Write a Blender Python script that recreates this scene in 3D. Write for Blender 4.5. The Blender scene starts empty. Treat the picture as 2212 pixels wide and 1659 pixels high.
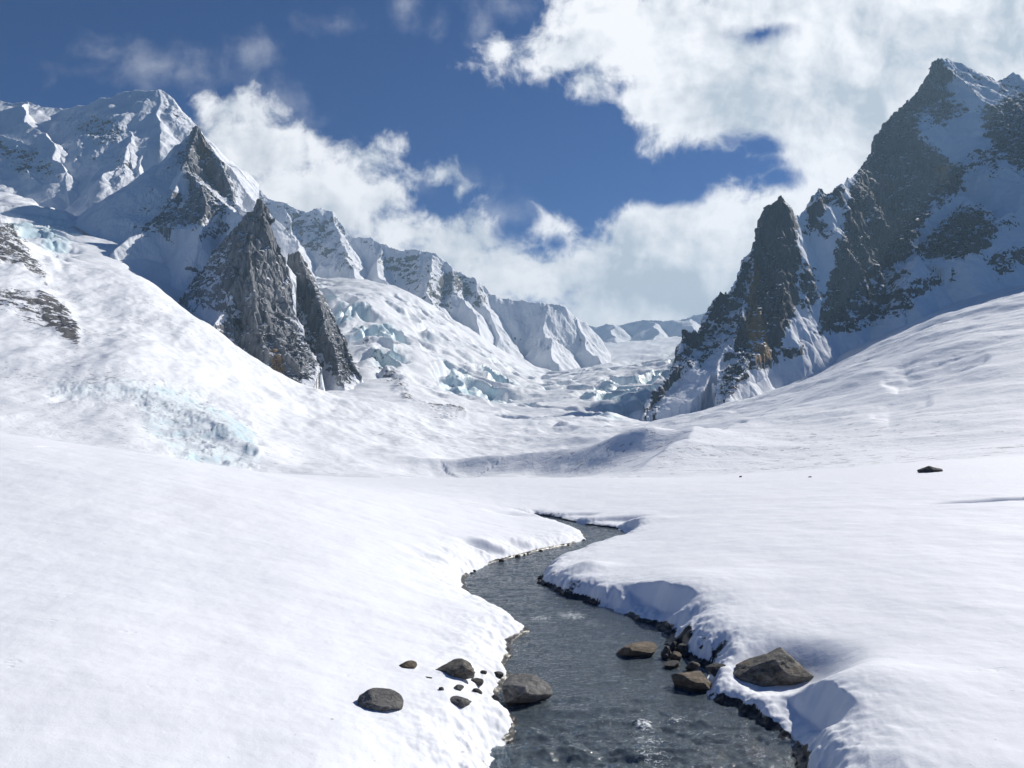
import bpy, math, random
import numpy as np
from math import radians as R

C = bpy.context.scene.collection
FP, CX, HZ, EYE = 1658.0, 1106.0, 960.0, 3.0      # focal length in reference units, centre column, horizon row, eye height
SUN_AZ, SUN_EL = R(50), R(36)                      # azimuth to the right of the view direction (+Y)
f32 = np.float64

# ------------------------------------------------------------------ noise
def _hash(ix, iy, iz, seed):
    h = (ix.astype(np.int64) * 374761393 + iy.astype(np.int64) * 668265263 + iz.astype(np.int64) * 2147483647 + seed * 1274126177) & 0xFFFFFFFF
    h = ((h ^ (h >> 13)) * 1274126177) & 0xFFFFFFFF
    h = ((h ^ (h >> 16)) * 2246822519) & 0xFFFFFFFF
    return h ^ (h >> 15)

def perlin2(x, y, seed=0):
    x0 = np.floor(x); y0 = np.floor(y); fx = x - x0; fy = y - y0
    u = fx * fx * fx * (fx * (fx * 6 - 15) + 10); v = fy * fy * fy * (fy * (fy * 6 - 15) + 10)
    def g(dx, dy):
        a = _hash(x0 + dx, y0 + dy, np.zeros_like(x0), seed) * (2 * math.pi / 4294967296.0)
        return np.cos(a) * (fx - dx) + np.sin(a) * (fy - dy)
    n0 = g(0, 0) * (1 - u) + g(1, 0) * u
    n1 = g(0, 1) * (1 - u) + g(1, 1) * u
    return (n0 * (1 - v) + n1 * v) * 1.5

def vnoise3(x, y, z, seed=0):
    x0 = np.floor(x); y0 = np.floor(y); z0 = np.floor(z); fx = x - x0; fy = y - y0; fz = z - z0
    u = fx * fx * (3 - 2 * fx); v = fy * fy * (3 - 2 * fy); w = fz * fz * (3 - 2 * fz)
    def g(a, b, c): return _hash(x0 + a, y0 + b, z0 + c, seed) * (2.0 / 4294967296.0) - 1
    def pl(c):
        return (g(0, 0, c) * (1 - u) + g(1, 0, c) * u) * (1 - v) + (g(0, 1, c) * (1 - u) + g(1, 1, c) * u) * v
    return pl(0) * (1 - w) + pl(1) * w

def fbm(x, y, o=5, seed=0, gain=0.5, lac=2.03):
    s = 0; a = 1; 
    for i in range(o):
        s = s + a * perlin2(x, y, seed + i * 17); x = x * lac + 3.1; y = y * lac - 1.7; a *= gain
    return s

def ridged(x, y, o=5, seed=0, gain=0.5):
    s = 0; a = 1; t = 0
    for i in range(o):
        s = s + a * (1 - 2 * np.abs(perlin2(x, y, seed + i * 17))); t += a; x = x * 2.1 + 5.3; y = y * 2.1 + 1.9; a *= gain
    return s / t

def fbm3(x, y, z, o=4, seed=0, gain=0.5):
    s = 0; a = 1
    for i in range(o):
        s = s + a * vnoise3(x, y, z, seed + i * 13); x = x * 2.07 + 1.3; y = y * 2.07 + 2.9; z = z * 2.07 - 4.1; a *= gain
    return s

def ridged3(x, y, z, o=4, seed=0, gain=0.5):
    s = 0; a = 1; t = 0
    for i in range(o):
        s = s + a * (1 - 2 * np.abs(vnoise3(x, y, z, seed + i * 13))); t += a; x = x * 2.07 + 1.3; y = y * 2.07 + 2.9; z = z * 2.07 - 4.1; a *= gain
    return s / t

def worley2(x, y, seed=0):
    """distance to the nearest and second nearest of jittered cell points, and the nearest cell's own random number"""
    x0 = np.floor(x); y0 = np.floor(y)
    d1 = np.full_like(x, 9.0); d2 = np.full_like(x, 9.0); idn = np.zeros_like(x)
    for i in (-1, 0, 1):
        for j in (-1, 0, 1):
            cx = x0 + i; cy = y0 + j
            hx = _hash(cx, cy, np.zeros_like(cx), seed) / 4294967296.0; hy = _hash(cx, cy, np.ones_like(cx), seed) / 4294967296.0
            d = np.hypot(cx + hx - x, cy + hy - y)
            n = d < d1
            d2 = np.where(n, d1, np.minimum(d2, d)); idn = np.where(n, hx, idn); d1 = np.where(n, d, d1)
    return d1, d2, idn

def sstep(a, b, x):
    t = np.clip((x - a) / (b - a), 0, 1); return t * t * (3 - 2 * t)

# ------------------------------------------------------------------ survey helpers: bearing / elevation / distance -> point
def P(px, py, Y):
    return np.array([(px - CX) / FP * Y, Y, EYE + (HZ - py) / FP * Y])

def poly_sd(px, py, poly):
    """signed distance (inside > 0) of points to a polygon"""
    poly = np.asarray(poly, float); n = len(poly)
    d = np.full(px.shape, 1e9); inside = np.zeros(px.shape, bool)
    for i in range(n):
        ax, ay = poly[i]; bx, by = poly[(i + 1) % n]
        ex, ey = bx - ax, by - ay
        t = np.clip(((px - ax) * ex + (py - ay) * ey) / (ex * ex + ey * ey + 1e-12), 0, 1)
        d = np.minimum(d, np.hypot(px - ax - t * ex, py - ay - t * ey))
        c = (ay > py) != (by > py)
        with np.errstate(divide='ignore', invalid='ignore'):
            inside ^= c & (px < (bx - ax) * (py - ay) / (by - ay + 1e-12) + ax)
    return np.where(inside, d, -d)

def zone(X, Y, Z, polys, soft=14.0):
    """0..1 strength of the mapped zones (polygon, strength) at terrain points"""
    u = X / Y * FP + CX; v = HZ - (Z - EYE) / Y * FP
    out = np.zeros(u.shape)
    for poly, val in polys:
        p = np.asarray(poly, float)
        m = (u > p[:, 0].min() - 2 * soft) & (u < p[:, 0].max() + 2 * soft) & (v > p[:, 1].min() - 2 * soft) & (v < p[:, 1].max() + 2 * soft)
        if not m.any(): continue
        sd = poly_sd(u[m], v[m], p)
        out[m] = np.maximum(out[m], val * sstep(-soft, soft, sd))
    return out

# ------------------------------------------------------------------ base terrain: thin-plate surface through surveyed points
near = [  # (column, distance, height)
 (-900, 5, .9), (-300, 5, .8), (300, 5, .70), (800, 5, .55), (1500, 5, .4), (2200, 5, .55), (3000, 5, .7),
 (-600, 9, 1.25), (0, 9, 1.12), (400, 9, .86), (800, 9, .55), (1000, 9, .40), (1600, 9, .42), (1900, 9, .62), (2300, 9, .8), (2900, 9, .95),
 (-600, 15, 2.2), (0, 15, 1.95), (400, 15, 1.45), (750, 15, .92), (950, 15, .42), (1250, 15, .36), (1450, 15, .55), (1800, 15, .85), (2300, 15, 1.1), (2900, 15, 1.4),
 (-600, 25, 4.2), (0, 25, 3.3), (350, 25, 2.55), (700, 25, 1.6), (950, 25, .8), (1150, 25, .33), (1380, 25, .40), (1600, 25, .75), (1900, 25, 1.1), (2300, 25, 1.45), (2900, 25, 2.0),
 (-600, 38, 4.6), (0, 40, 3.35), (300, 40, 2.35), (660, 41, 1.15), (960, 36, .6), (1160, 33, .22), (1300, 36, .35), (1500, 38, .65), (1800, 40, 1.15), (2100, 42, 1.75), (2500, 42, 2.3),
 (0, 62, 3.3), (300, 64, 1.6), (660, 62, .55), (900, 56, .35), (1106, 52, .5), (1350, 52, .62), (1500, 52, .62), (1700, 54, .95), (2000, 58, 1.75), (2212, 60, 2.1), (2600, 60, 3.6),
]
far = [  # (column, row, distance)
 (-400, 900, 150), (-400, 700, 300), (-400, 500, 520), (-400, 430, 900),
 (0, 985, 90), (0, 935, 140), (0, 850, 190), (0, 750, 270), (0, 650, 360), (0, 560, 450), (0, 505, 520), (0, 540, 700), (0, 500, 860), (0, 470, 1000), (0, 430, 1150),
 (150, 1000, 95), (150, 950, 145), (150, 850, 205), (150, 740, 300), (150, 640, 420), (140, 565, 560), (120, 562, 690), (150, 520, 930), (150, 470, 1100),
 (300, 1010, 100), (300, 960, 150), (300, 880, 200), (300, 790, 270), (300, 690, 390), (300, 603, 560), (300, 612, 680), (300, 590, 850), (300, 540, 1050),
 (470, 1025, 105), (470, 985, 165), (470, 900, 230), (470, 800, 330), (470, 712, 500), (430, 715, 640), (400, 660, 800), (470, 650, 900),
 (650, 1035, 110), (650, 1010, 170), (650, 940, 240), (650, 862, 370), (650, 858, 620), (650, 800, 1000), (650, 660, 1400), (560, 800, 420), (560, 806, 600),
 (770, 1035, 110), (770, 1005, 180), (770, 930, 280), (770, 862, 430), (780, 848, 700), (770, 760, 1000), (770, 640, 1400),
 (900, 1038, 110), (900, 1022, 180), (900, 940, 330), (900, 895, 500), (900, 840, 760), (900, 765, 1050), (900, 690, 1450), (900, 640, 1900),
 (1020, 1036, 110), (1020, 1020, 215), (1020, 935, 450), (1020, 895, 680), (1040, 850, 950), (1050, 790, 1300), (1080, 760, 1800),
 (1130, 1032, 110), (1130, 1025, 200), (1130, 940, 420), (1130, 905, 650), (1130, 862, 950), (1150, 815, 1500), (1170, 798, 2000), (1180, 780, 2600),
 (1290, 1034, 110), (1290, 1018, 185), (1290, 1024, 150), (1290, 930, 420), (1290, 885, 700), (1290, 845, 1000), (1290, 800, 1500), (1290, 795, 2000), (1290, 760, 2900),
 (1400, 1030, 105), (1400, 975, 172), (1400, 1000, 145), (1400, 918, 480), (1400, 910, 600), (1400, 903, 720), (1400, 842, 960), (1420, 780, 1550), (1420, 790, 2000), (1400, 745, 3000),
 (1560, 1020, 100), (1560, 965, 185), (1560, 886, 450), (1560, 886, 620), (1560, 815, 1000), (1560, 750, 1600), (1560, 740, 2600),
 (1800, 1000, 95), (1800, 920, 170), (1800, 803, 380), (1800, 814, 540), (1800, 790, 780), (1800, 740, 1200),
 (2000, 990, 88), (2000, 890, 150), (2000, 735, 320), (2000, 708, 400), (2000, 715, 540), (2000, 690, 760), (2000, 640, 1200),
 (2212, 970, 84), (2212, 890, 120), (2212, 750, 220), (2212, 640, 370), (2212, 645, 540), (2212, 620, 860), (2212, 560, 1300),
 (2650, 920, 90), (2650, 700, 200), (2650, 560, 400), (2650, 560, 860), (2650, 500, 1300),
 (-400, 500, 2200), (300, 600, 2200), (700, 620, 2600), (1100, 745, 3300), (1500, 725, 3600), (2200, 500, 2200),
 (-400, 650, 4600), (700, 700, 4600), (1300, 735, 4600), (2300, 650, 4600),
]
_pts = [((c - CX) / FP, math.log(y), (z - .5) / (y + 40)) for c, y, z in near]
_pts += [((c - CX) / FP, math.log(y), (EYE + (HZ - r) / FP * y - .5) / (y + 40)) for c, r, y in far]
_pts = np.array(_pts)
SU = 2.6
def _k(r2): return 0.5 * r2 * np.log(r2 + 1e-12)
def _fit():
    n = len(_pts); a = _pts[:, 0] * SU; b = _pts[:, 1]
    K = _k((a[:, None] - a) ** 2 + (b[:, None] - b) ** 2) + np.eye(n) * 0.003
    Q = np.c_[np.ones(n), a, b]
    A = np.block([[K, Q], [Q.T, np.zeros((3, 3))]])
    return np.linalg.solve(A, np.r_[_pts[:, 2], 0, 0, 0])
_w = _fit()
def base_raw(X, Y):
    """height of the smooth terrain"""
    sh = X.shape; X = X.ravel(); Y = np.maximum(Y.ravel(), 2.0); out = np.empty(X.size); n = len(_pts)
    for i in range(0, X.size, 60000):
        a = X[i:i + 60000] / Y[i:i + 60000] * SU; b = np.log(Y[i:i + 60000])
        k = _k((a[:, None] - _pts[:, 0] * SU) ** 2 + (b[:, None] - _pts[:, 1]) ** 2)
        out[i:i + 60000] = k @ _w[:n] + _w[n] + _w[n + 1] * a + _w[n + 2] * b
    return (out * (Y + 40) + .5).reshape(sh)

# ------------------------------------------------------------------ the stream's two water edges, laid on the water level
def zz(l): return [(672 + .5208 * a, 1056 + .5208 * b) for a, b in l]
L_edge = [(930, 2400), (1000, 1950), (1040, 1740)] + zz([(735, 1158), (750, 1112), (800, 1072), (845, 1035), (862, 992), (845, 950), (828, 925), (790, 905), (770, 860), (800, 810), (832, 775), (815, 742),
      (812, 705), (838, 668), (818, 636), (850, 625), (888, 608), (897, 585), (860, 552), (795, 512), (740, 478), (690, 462), (642, 435), (636, 390), (650, 358), (680, 338), (750, 308), (830, 287), (920, 264), (1000, 247),
      (1080, 231), (1132, 211), (1142, 195), (1112, 176), (1062, 156), (1012, 134), (960, 121), (900, 113)])
R_edge = [(2150, 2400), (1900, 1950), (1760, 1740)] + zz([(2010, 1158), (2005, 1105), (1960, 1050), (1890, 992), (1820, 952), (1760, 922), (1700, 892), (1650, 868), (1640, 830), (1650, 780), (1630, 742), (1570, 715),
      (1545, 680), (1480, 650), (1500, 610), (1450, 582), (1370, 552), (1290, 517), (1210, 492), (1130, 462), (1050, 442), (1000, 412), (950, 392), (950, 368), (985, 342), (980, 322), (1060, 292), (1130, 267), (1200, 242),
      (1290, 217), (1325, 200), (1310, 184), (1260, 166), (1180, 155), (1100, 141), (1040, 128), (990, 117), (930, 109)])
def on_water(p):
    y = EYE * FP / (p[1] - HZ); return ((p[0] - CX) / FP * y, y)
stream_poly = [on_water(p) for p in L_edge] + [on_water(p) for p in R_edge[::-1]]
_le = np.array([on_water(p) for p in L_edge]); _re = np.array([on_water(p) for p in R_edge])

def line_dist(X, Y, pl):
    d = np.full(X.shape, 1e9)
    for i in range(len(pl) - 1):
        ax, ay = pl[i]; bx, by = pl[i + 1]; ex, ey = bx - ax, by - ay
        t = np.clip(((X - ax) * ex + (Y - ay) * ey) / (ex * ex + ey * ey + 1e-12), 0, 1)
        d = np.minimum(d, np.hypot(X - ax - t * ex, Y - ay - t * ey))
    return d

# scoops in the right bank that hold shade: (column, row at water level, width, depth into the bank)
def gw(px, py, z=0.0):
    y = (EYE - z) * FP / (py - HZ); return np.array([(px - CX) / FP * y, y])
scoops = [(gw(1420, 1335), .85, .50), (gw(1745, 1590), .62, .45), (gw(1240, 1265), .35, .15), (gw(1350, 1150), .7, .3)]
dents = [(gw(1062, 1187, .25), .75, .30, .30), (gw(1160, 1175, .25), .75, .3, .28), (gw(1305, 1114, .4), 1.3, .7, .35), (gw(1150, 1101, .45), 1.5, .8, .28), (gw(1235, 1099, .45), .9, .6, .2),
         (gw(2118, 1086, 1.2), 1.6, .5, .3), (gw(950, 1215, .4), .5, .3, .1)]

def near_height(X, Y):
    """ground height of the foreground, and the distance from the water's edge"""
    Z = base_raw(X, Y)
    m = (X > -14) & (X < 16) & (Y > 2) & (Y < 48)
    S = np.full(X.shape, 9.0); side = np.ones(X.shape)
    x, y = X[m], Y[m]
    jx = x + .07 * fbm(x * 1.6, y * 1.6, 3, 5) + .025 * fbm(x * 9, y * 9, 3, 6); jy = y + .07 * fbm(x * 1.6 + 40, y * 1.6, 3, 7) + .025 * fbm(x * 9 + 9, y * 9, 3, 8)
    sd = -poly_sd(jx, jy, stream_poly); sm = -poly_sd(x, y, stream_poly) + .05 * fbm(x * 1.5, y * 1.5, 2, 9)
    rt = line_dist(x, y, _re) < line_dist(x, y, _le)
    S[m] = sd; side[m] = np.where(rt, 1, -1)
    zb = Z[m]
    # soft hollows and wind ripples
    zb = zb + .035 * fbm(x * .35, y * .35, 3, 11)
    for c, rx, ry, dp in dents:
        q = ((x - c[0]) / rx) ** 2 + ((y - c[1]) / ry) ** 2
        zb = zb - dp * np.exp(-q * q)
    for c, rad, dep in scoops:
        q = np.hypot(x - c[0], y - c[1]) / rad
        k = np.where(rt, np.exp(-q ** 4), 0)
        zb = zb + .16 * np.where(rt, np.exp(-(np.hypot(x - c[0] - rad * .9, y - c[1]) / (rad * 1.3)) ** 2), 0)
        zb = np.where(k > .02, zb * (1 - k) + k * (np.minimum(zb, .12 + 1.5 * np.maximum(sm - dep * .8, 0) ** .8 + .12 * np.clip(sm, 0, 1))), zb)
    c = gw(1672, 1490, .1); k = np.exp(-(((x - c[0]) ** 2 + (y - c[1]) ** 2) / .75 ** 2) ** 1.5)
    zb = zb * (1 - k) + k * np.minimum(zb, .13)
    w = np.where(rt, .16, .30) * (1 + .5 * fbm(x * .8, y * .8, 2, 21))
    s = np.maximum(sd - .07, 0)
    prof = 1 - np.exp(-(s / w) ** .9)
    lump = .028 * np.exp(-s / .5) * fbm(x * 5, y * 5, 3, 31) * np.clip(s / .1, 0, 1)
    land = .015 + .03 * np.clip(sd / .07, 0, 1) + (np.maximum(zb, .14) - .045) * prof + lump
    wet = -.30 + .315 * np.exp(np.minimum(sd, 0) / .10)
    Z[m] = np.where(sd > 0, land, wet)
    return Z, S, side

# ------------------------------------------------------------------ mesh building
def mesh_from_grid(name, X, Y, Z, attrs, mat, keep=None, smooth=True, kind='structure'):
    nr, nc = X.shape
    co = np.stack([X, Y, Z], -1).reshape(-1, 3)
    i = np.arange((nr - 1) * (nc - 1)); r = i // (nc - 1); c = i % (nc - 1); a = r * nc + c
    q = np.stack([a, a + 1, a + nc + 1, a + nc], 1)
    if keep is not None:
        k = keep.ravel(); q = q[k[q].any(1)]
        used = np.zeros(nr * nc, bool); used[q.ravel()] = True
        idx = np.cumsum(used) - 1; q = idx[q]; co = co[used]; attrs = {n: v.ravel()[used] for n, v in attrs.items()}
    me = bpy.data.meshes.new(name)
    me.vertices.add(len(co)); me.vertices.foreach_set('co', co.astype(np.float32).ravel())
    me.loops.add(q.size); me.loops.foreach_set('vertex_index', q.astype(np.int32).ravel())
    me.polygons.add(len(q)); me.polygons.foreach_set('loop_start', np.arange(0, q.size, 4, dtype=np.int32))
    me.polygons.foreach_set('use_smooth', np.full(len(q), smooth))
    me.update(calc_edges=True)
    for n, v in attrs.items():
        at = me.attributes.new(n, 'FLOAT', 'POINT'); at.data.foreach_set('value', np.asarray(v, np.float32).ravel())
    me.materials.append(mat)
    o = bpy.data.objects.new(name, me); C.objects.link(o)
    if kind: o['kind'] = kind
    return o

def grid_normals(X, Y, Z):
    P3 = np.stack([X, Y, Z], -1)
    a = np.gradient(P3, axis=1); b = np.gradient(P3, axis=0)
    n = np.cross(a, b); n /= np.linalg.norm(n, axis=-1, keepdims=True) + 1e-12
    return np.where(n[..., 2:3] < 0, -n, n)

# ------------------------------------------------------------------ node helpers
class NT:
    def __init__(s, tree): s.t = tree; tree.nodes.clear()
    def n(s, kind, **kw):
        nd = s.t.nodes.new(kind)
        for k, v in kw.items():
            if k.startswith('_'): continue
            setattr(nd, k, v)
        return nd
    def put(s, sock, v):
        if isinstance(v, bpy.types.NodeSocket): s.t.links.new(v, sock)
        elif v is not None:
            if hasattr(sock, 'default_value'):
                try: sock.default_value = v
                except Exception: sock.default_value = (*v, 1)
    def math(s, op, a, b=None, c=None, clamp=False):
        nd = s.n('ShaderNodeMath', operation=op, use_clamp=clamp); s.put(nd.inputs[0], a); s.put(nd.inputs[1], b); s.put(nd.inputs[2], c); return nd.outputs[0]
    def vmath(s, op, a, b=None, c=None):
        nd = s.n('ShaderNodeVectorMath', operation=op); s.put(nd.inputs[0], a); s.put(nd.inputs[1], b); s.put(nd.inputs[2], c)
        return nd.outputs[1] if op in ('LENGTH', 'DOT_PRODUCT', 'DISTANCE') else nd.outputs[0]
    def noise(s, vec, scale, detail=4, rough=.55, dist=0.0, dims='3D', out=0):
        nd = s.n('ShaderNodeTexNoise', noise_dimensions=dims); s.put(nd.inputs['Vector'], vec); nd.inputs['Scale'].default_value = scale
        nd.inputs['Detail'].default_value = detail; nd.inputs['Roughness'].default_value = rough; nd.inputs['Distortion'].default_value = dist; return nd.outputs[out]
    def voronoi(s, vec, scale, feature='F1', out='Distance', rnd=1.0):
        nd = s.n('ShaderNodeTexVoronoi', feature=feature); s.put(nd.inputs['Vector'], vec); nd.inputs['Scale'].default_value = scale; nd.inputs['Randomness'].default_value = rnd; return nd.outputs[out]
    def ramp(s, x, a, b, lo=0.0, hi=1.0, smooth=True):
        nd = s.n('ShaderNodeMapRange', interpolation_type='SMOOTHSTEP' if smooth else 'LINEAR'); s.put(nd.inputs[0], x)
        for i, v in zip((1, 2, 3, 4), (a, b, lo, hi)): nd.inputs[i].default_value = v
        return nd.outputs[0]
    def mix(s, f, a, b):
        nd = s.n('ShaderNodeMix', data_type='RGBA'); s.put(nd.inputs['Factor'], f); s.put(nd.inputs[6], a if isinstance(a, bpy.types.NodeSocket) else (*a, 1)); s.put(nd.inputs[7], b if isinstance(b, bpy.types.NodeSocket) else (*b, 1)); return nd.outputs[2]
    def bump(s, h, strength=.5, dist=1.0, normal=None):
        nd = s.n('ShaderNodeBump'); s.put(nd.inputs['Height'], h); nd.inputs['Strength'].default_value = strength; nd.inputs['Distance'].default_value = dist; s.put(nd.inputs['Normal'], normal); return nd.outputs[0]
    def attr(s, name): return s.n('ShaderNodeAttribute', attribute_name=name).outputs['Fac']
    def out(s, surf): s.t.links.new(surf, s.n('ShaderNodeOutputMaterial').inputs['Surface'])
    def principled(s, col, rough, normal=None, spec=.3, **kw):
        nd = s.n('ShaderNodeBsdfPrincipled'); s.put(nd.inputs['Base Color'], col if isinstance(col, bpy.types.NodeSocket) else (*col, 1)); s.put(nd.inputs['Roughness'], rough); s.put(nd.inputs['Normal'], normal)
        nd.inputs['Specular IOR Level'].default_value = spec
        return nd.outputs[0]

def new_mat(name):
    m = bpy.data.materials.new(name); m.use_nodes = True; return m, NT(m.node_tree)

SNOW = (.86, .88, .905)

def mat_mountain(name, k=1.0, rock_a=(.075, .078, .085), rock_b=(.21, .205, .20), stain=(.30, .19, .09), haze_soft=0):
    """rock and snow; k scales the pattern with the massif's distance"""
    m, t = new_mat(name)
    pos = t.n('ShaderNodeNewGeometry').outputs['Position']; nrm = t.n('ShaderNodeNewGeometry').outputs['Normal']
    nz = t.n('ShaderNodeSeparateXYZ'); t.put(nz.inputs[0], nrm)
    rock = t.attr('rock'); ice = t.attr('ice'); ochre = t.attr('ochre')
    tall = t.vmath('MULTIPLY', pos, (1, 1, .20)); flat = t.vmath('MULTIPLY', pos, (.8, .8, 1.9))
    n1 = t.noise(pos, .030 / k, 6, .62, .6); n2 = t.noise(flat, .12 / k, 5, .65, .8); n3 = t.noise(pos, .45 / k, 4, .65)
    v = t.math('ADD', rock, t.math('MULTIPLY', t.math('SUBTRACT', n1, .5), 1.5))
    v = t.math('ADD', v, t.math('MULTIPLY', t.math('SUBTRACT', n2, .5), 1.7))
    v = t.math('ADD', v, t.math('MULTIPLY', t.math('SUBTRACT', n3, .5), .6))
    v = t.math('SUBTRACT', v, t.math('MULTIPLY', t.math('SUBTRACT', nz.outputs[2], .45), 1.5))
    v = t.math('MULTIPLY', v, t.ramp(rock, .02, .2))
    sp2 = t.n('ShaderNodeSeparateXYZ'); t.put(sp2.inputs[0], pos)
    al = t.math('ADD', t.math('MULTIPLY', sp2.outputs[0], .80), t.math('MULTIPLY', sp2.outputs[2], .60)); ac = t.math('SUBTRACT', t.math('MULTIPLY', sp2.outputs[2], .80), t.math('MULTIPLY', sp2.outputs[0], .60))
    lv = t.n('ShaderNodeCombineXYZ'); t.put(lv.inputs[0], t.math('MULTIPLY', al, .16)); t.put(lv.inputs[1], ac); t.put(lv.inputs[2], t.math('MULTIPLY', sp2.outputs[1], .3))
    ledge = t.ramp(t.noise(lv.outputs[0], .085 / k, 5, .62, .7), .56, .70)
    v = t.math('SUBTRACT', v, t.math('MULTIPLY', ledge, .62))
    streak = t.ramp(t.noise(t.vmath('MULTIPLY', pos, (1, 1, .10)), .13 / k, 4, .6, .5), .60, .72); v = t.math('SUBTRACT', v, t.math('MULTIPLY', streak, .42))
    isrock = t.ramp(v, .44, .56)
    # rock colour: fractures, lighter slabs, ochre streaks
    f1 = t.noise(tall, .06 / k, 8, .68, 1.2); f2 = t.voronoi(tall, .10 / k, 'DISTANCE_TO_EDGE'); f3 = t.noise(tall, .5 / k, 5, .7)
    col = t.mix(t.ramp(f1, .30, .72), rock_a, rock_b)
    col = t.mix(t.math('MULTIPLY', t.ramp(f3, .35, .75), .45), col, tuple(.5 * (p + q) for p, q in zip(rock_a, rock_b)))
    col = t.mix(t.ramp(t.math('ADD', ochre, t.math('MULTIPLY', t.math('SUBTRACT', t.noise(tall, .05 / k, 5, .6, 1.0), .5), 1.6)), .55, .95), col, stain)
    snow = t.mix(t.math('MULTIPLY', t.ramp(n2, .3, .8), .5), SNOW, (.80, .83, .87))
    snow = t.mix(t.ramp(t.math('ADD', ice, t.math('MULTIPLY', t.math('SUBTRACT', n1, .5), .7)), .30, .80), snow, (.50, .68, .74))
    col = t.mix(isrock, snow, col)
    rh = t.math('ADD', t.math('MULTIPLY', f1, 1.2), t.math('MULTIPLY', f3, .35)); rh = t.math('SUBTRACT', rh, t.math('MULTIPLY', t.ramp(f2, 0, .12, 1, 0), .25))
    sh = t.math('ADD', t.math('MULTIPLY', t.noise(pos, .08 / k, 6, .6), .5), 0.0)
    h = t.n('ShaderNodeMix', data_type='FLOAT'); t.put(h.inputs[0], isrock); t.put(h.inputs[2], sh); t.put(h.inputs[3], rh)
    bn = t.bump(h.outputs[0], .7, 7.0 * k)
    rough = t.math('SUBTRACT', .85, t.math('MULTIPLY', isrock, .1))
    t.out(t.principled(col, rough, bn, .25))
    return m

def mat_snow_far(name):
    """snow slopes of the valley: wind crust, scattered stones, blue ice where the glacier breaks"""
    m, t = new_mat(name)
    g = t.n('ShaderNodeNewGeometry'); pos = g.outputs['Position']
    sx = t.n('ShaderNodeSeparateXYZ'); t.put(sx.inputs[0], g.outputs['Normal'])
    rock = t.attr('rock'); ice = t.attr('ice'); deb = t.attr('debris')
    n1 = t.noise(pos, .035, 6, .6, .5); n2 = t.noise(pos, .16, 5, .65, .6); n3 = t.noise(pos, .8, 4, .65)
    spk = t.noise(pos, .55, 3, .6)
    speck = t.ramp(t.math('ADD', spk, t.math('MULTIPLY', t.math('SUBTRACT', n1, .5), .35)), .62, .65)
    speck = t.math('MULTIPLY', speck, deb)
    v = t.math('ADD', rock, t.math('MULTIPLY', t.math('SUBTRACT', n1, .5), 1.0)); v = t.math('ADD', v, t.math('MULTIPLY', t.math('SUBTRACT', n2, .5), 1.9)); v = t.math('ADD', v, t.math('MULTIPLY', t.math('SUBTRACT', n3, .5), .9)); v = t.math('MULTIPLY', v, t.ramp(rock, .02, .2))
    isrock = t.math('MAXIMUM', t.ramp(v, .46, .58), t.math('MULTIPLY', speck, .5))
    snow = t.mix(t.ramp(n1, .3, .7), SNOW, (.83, .855, .88))
    icem = t.math('MULTIPLY', t.ramp(sx.outputs[2], .98, .80, .26, 1.0), t.ramp(t.math('ADD', ice, t.math('MULTIPLY', t.math('SUBTRACT', t.noise(pos, .022, 5, .6, .8), .5), 1.6)), .30, .75))
    icec = t.mix(t.ramp(n3, .3, .7), (.54, .74, .79), (.77, .87, .90))
    snow = t.mix(icem, snow, icec)
    rockc = t.mix(t.ramp(n2, .35, .65), (.030, .031, .036), (.13, .127, .128))
    col = t.mix(isrock, snow, rockc)
    h = t.math('ADD', t.math('MULTIPLY', n1, 1.0), t.math('MULTIPLY', n2, .35)); h = t.math('ADD', h, t.math('MULTIPLY', n3, .10)); h = t.math('ADD', h, t.math('MULTIPLY', isrock, .12))
    bn = t.bump(h, .32, 3.6)
    t.out(t.principled(col, t.ramp(icem, 0, 1, .8, .35), bn, .3))
    return m

def mat_snow_near(name):
    m, t = new_mat(name)
    g = t.n('ShaderNodeNewGeometry'); pos = g.outputs['Position']
    soil_shade = t.attr('soil_shade')
    wind = t.vmath('MULTIPLY', pos, (.8, 1.15, 1))
    n1 = t.noise(wind, .9, 5, .55, .4); n2 = t.noise(pos, 5.5, 5, .6); n3 = t.noise(pos, 45, 3, .6); n4 = t.noise(wind, .22, 4, .55)
    pit = t.ramp(t.noise(wind, 2.6, 3, .6, .3), .66, .78)
    soil_shade_m = t.ramp(t.math('ADD', soil_shade, t.math('MULTIPLY', t.math('SUBTRACT', t.noise(pos, 7, 4, .65), .5), 1.3)), .45, .62)
    speck = t.math('MULTIPLY', t.ramp(t.noise(pos, 11, 2, .5), .74, .77), t.ramp(n1, .5, .62))
    snow = t.mix(t.ramp(n4, .3, .7), SNOW, (.84, .865, .90))
    snow = t.mix(t.math('MULTIPLY', speck, .55), snow, (.30, .27, .23))
    soil_shade_col = t.mix(t.ramp(t.noise(pos, 18, 4, .6), .3, .7), (.014, .014, .014), (.036, .034, .031))  # bank gravel colour, also used for the painted undercut shade
    col = t.mix(soil_shade_m, snow, soil_shade_col)
    h = t.math('ADD', t.math('MULTIPLY', n1, .55), t.math('MULTIPLY', n2, .16)); h = t.math('ADD', h, t.math('MULTIPLY', n3, .055)); h = t.math('SUBTRACT', h, t.math('MULTIPLY', pit, .16))
    bn = t.bump(h, .30, .12)
    t.out(t.principled(col, t.math('SUBTRACT', .75, t.math('MULTIPLY', soil_shade_m, .35)), bn, .3))
    return m

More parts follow.
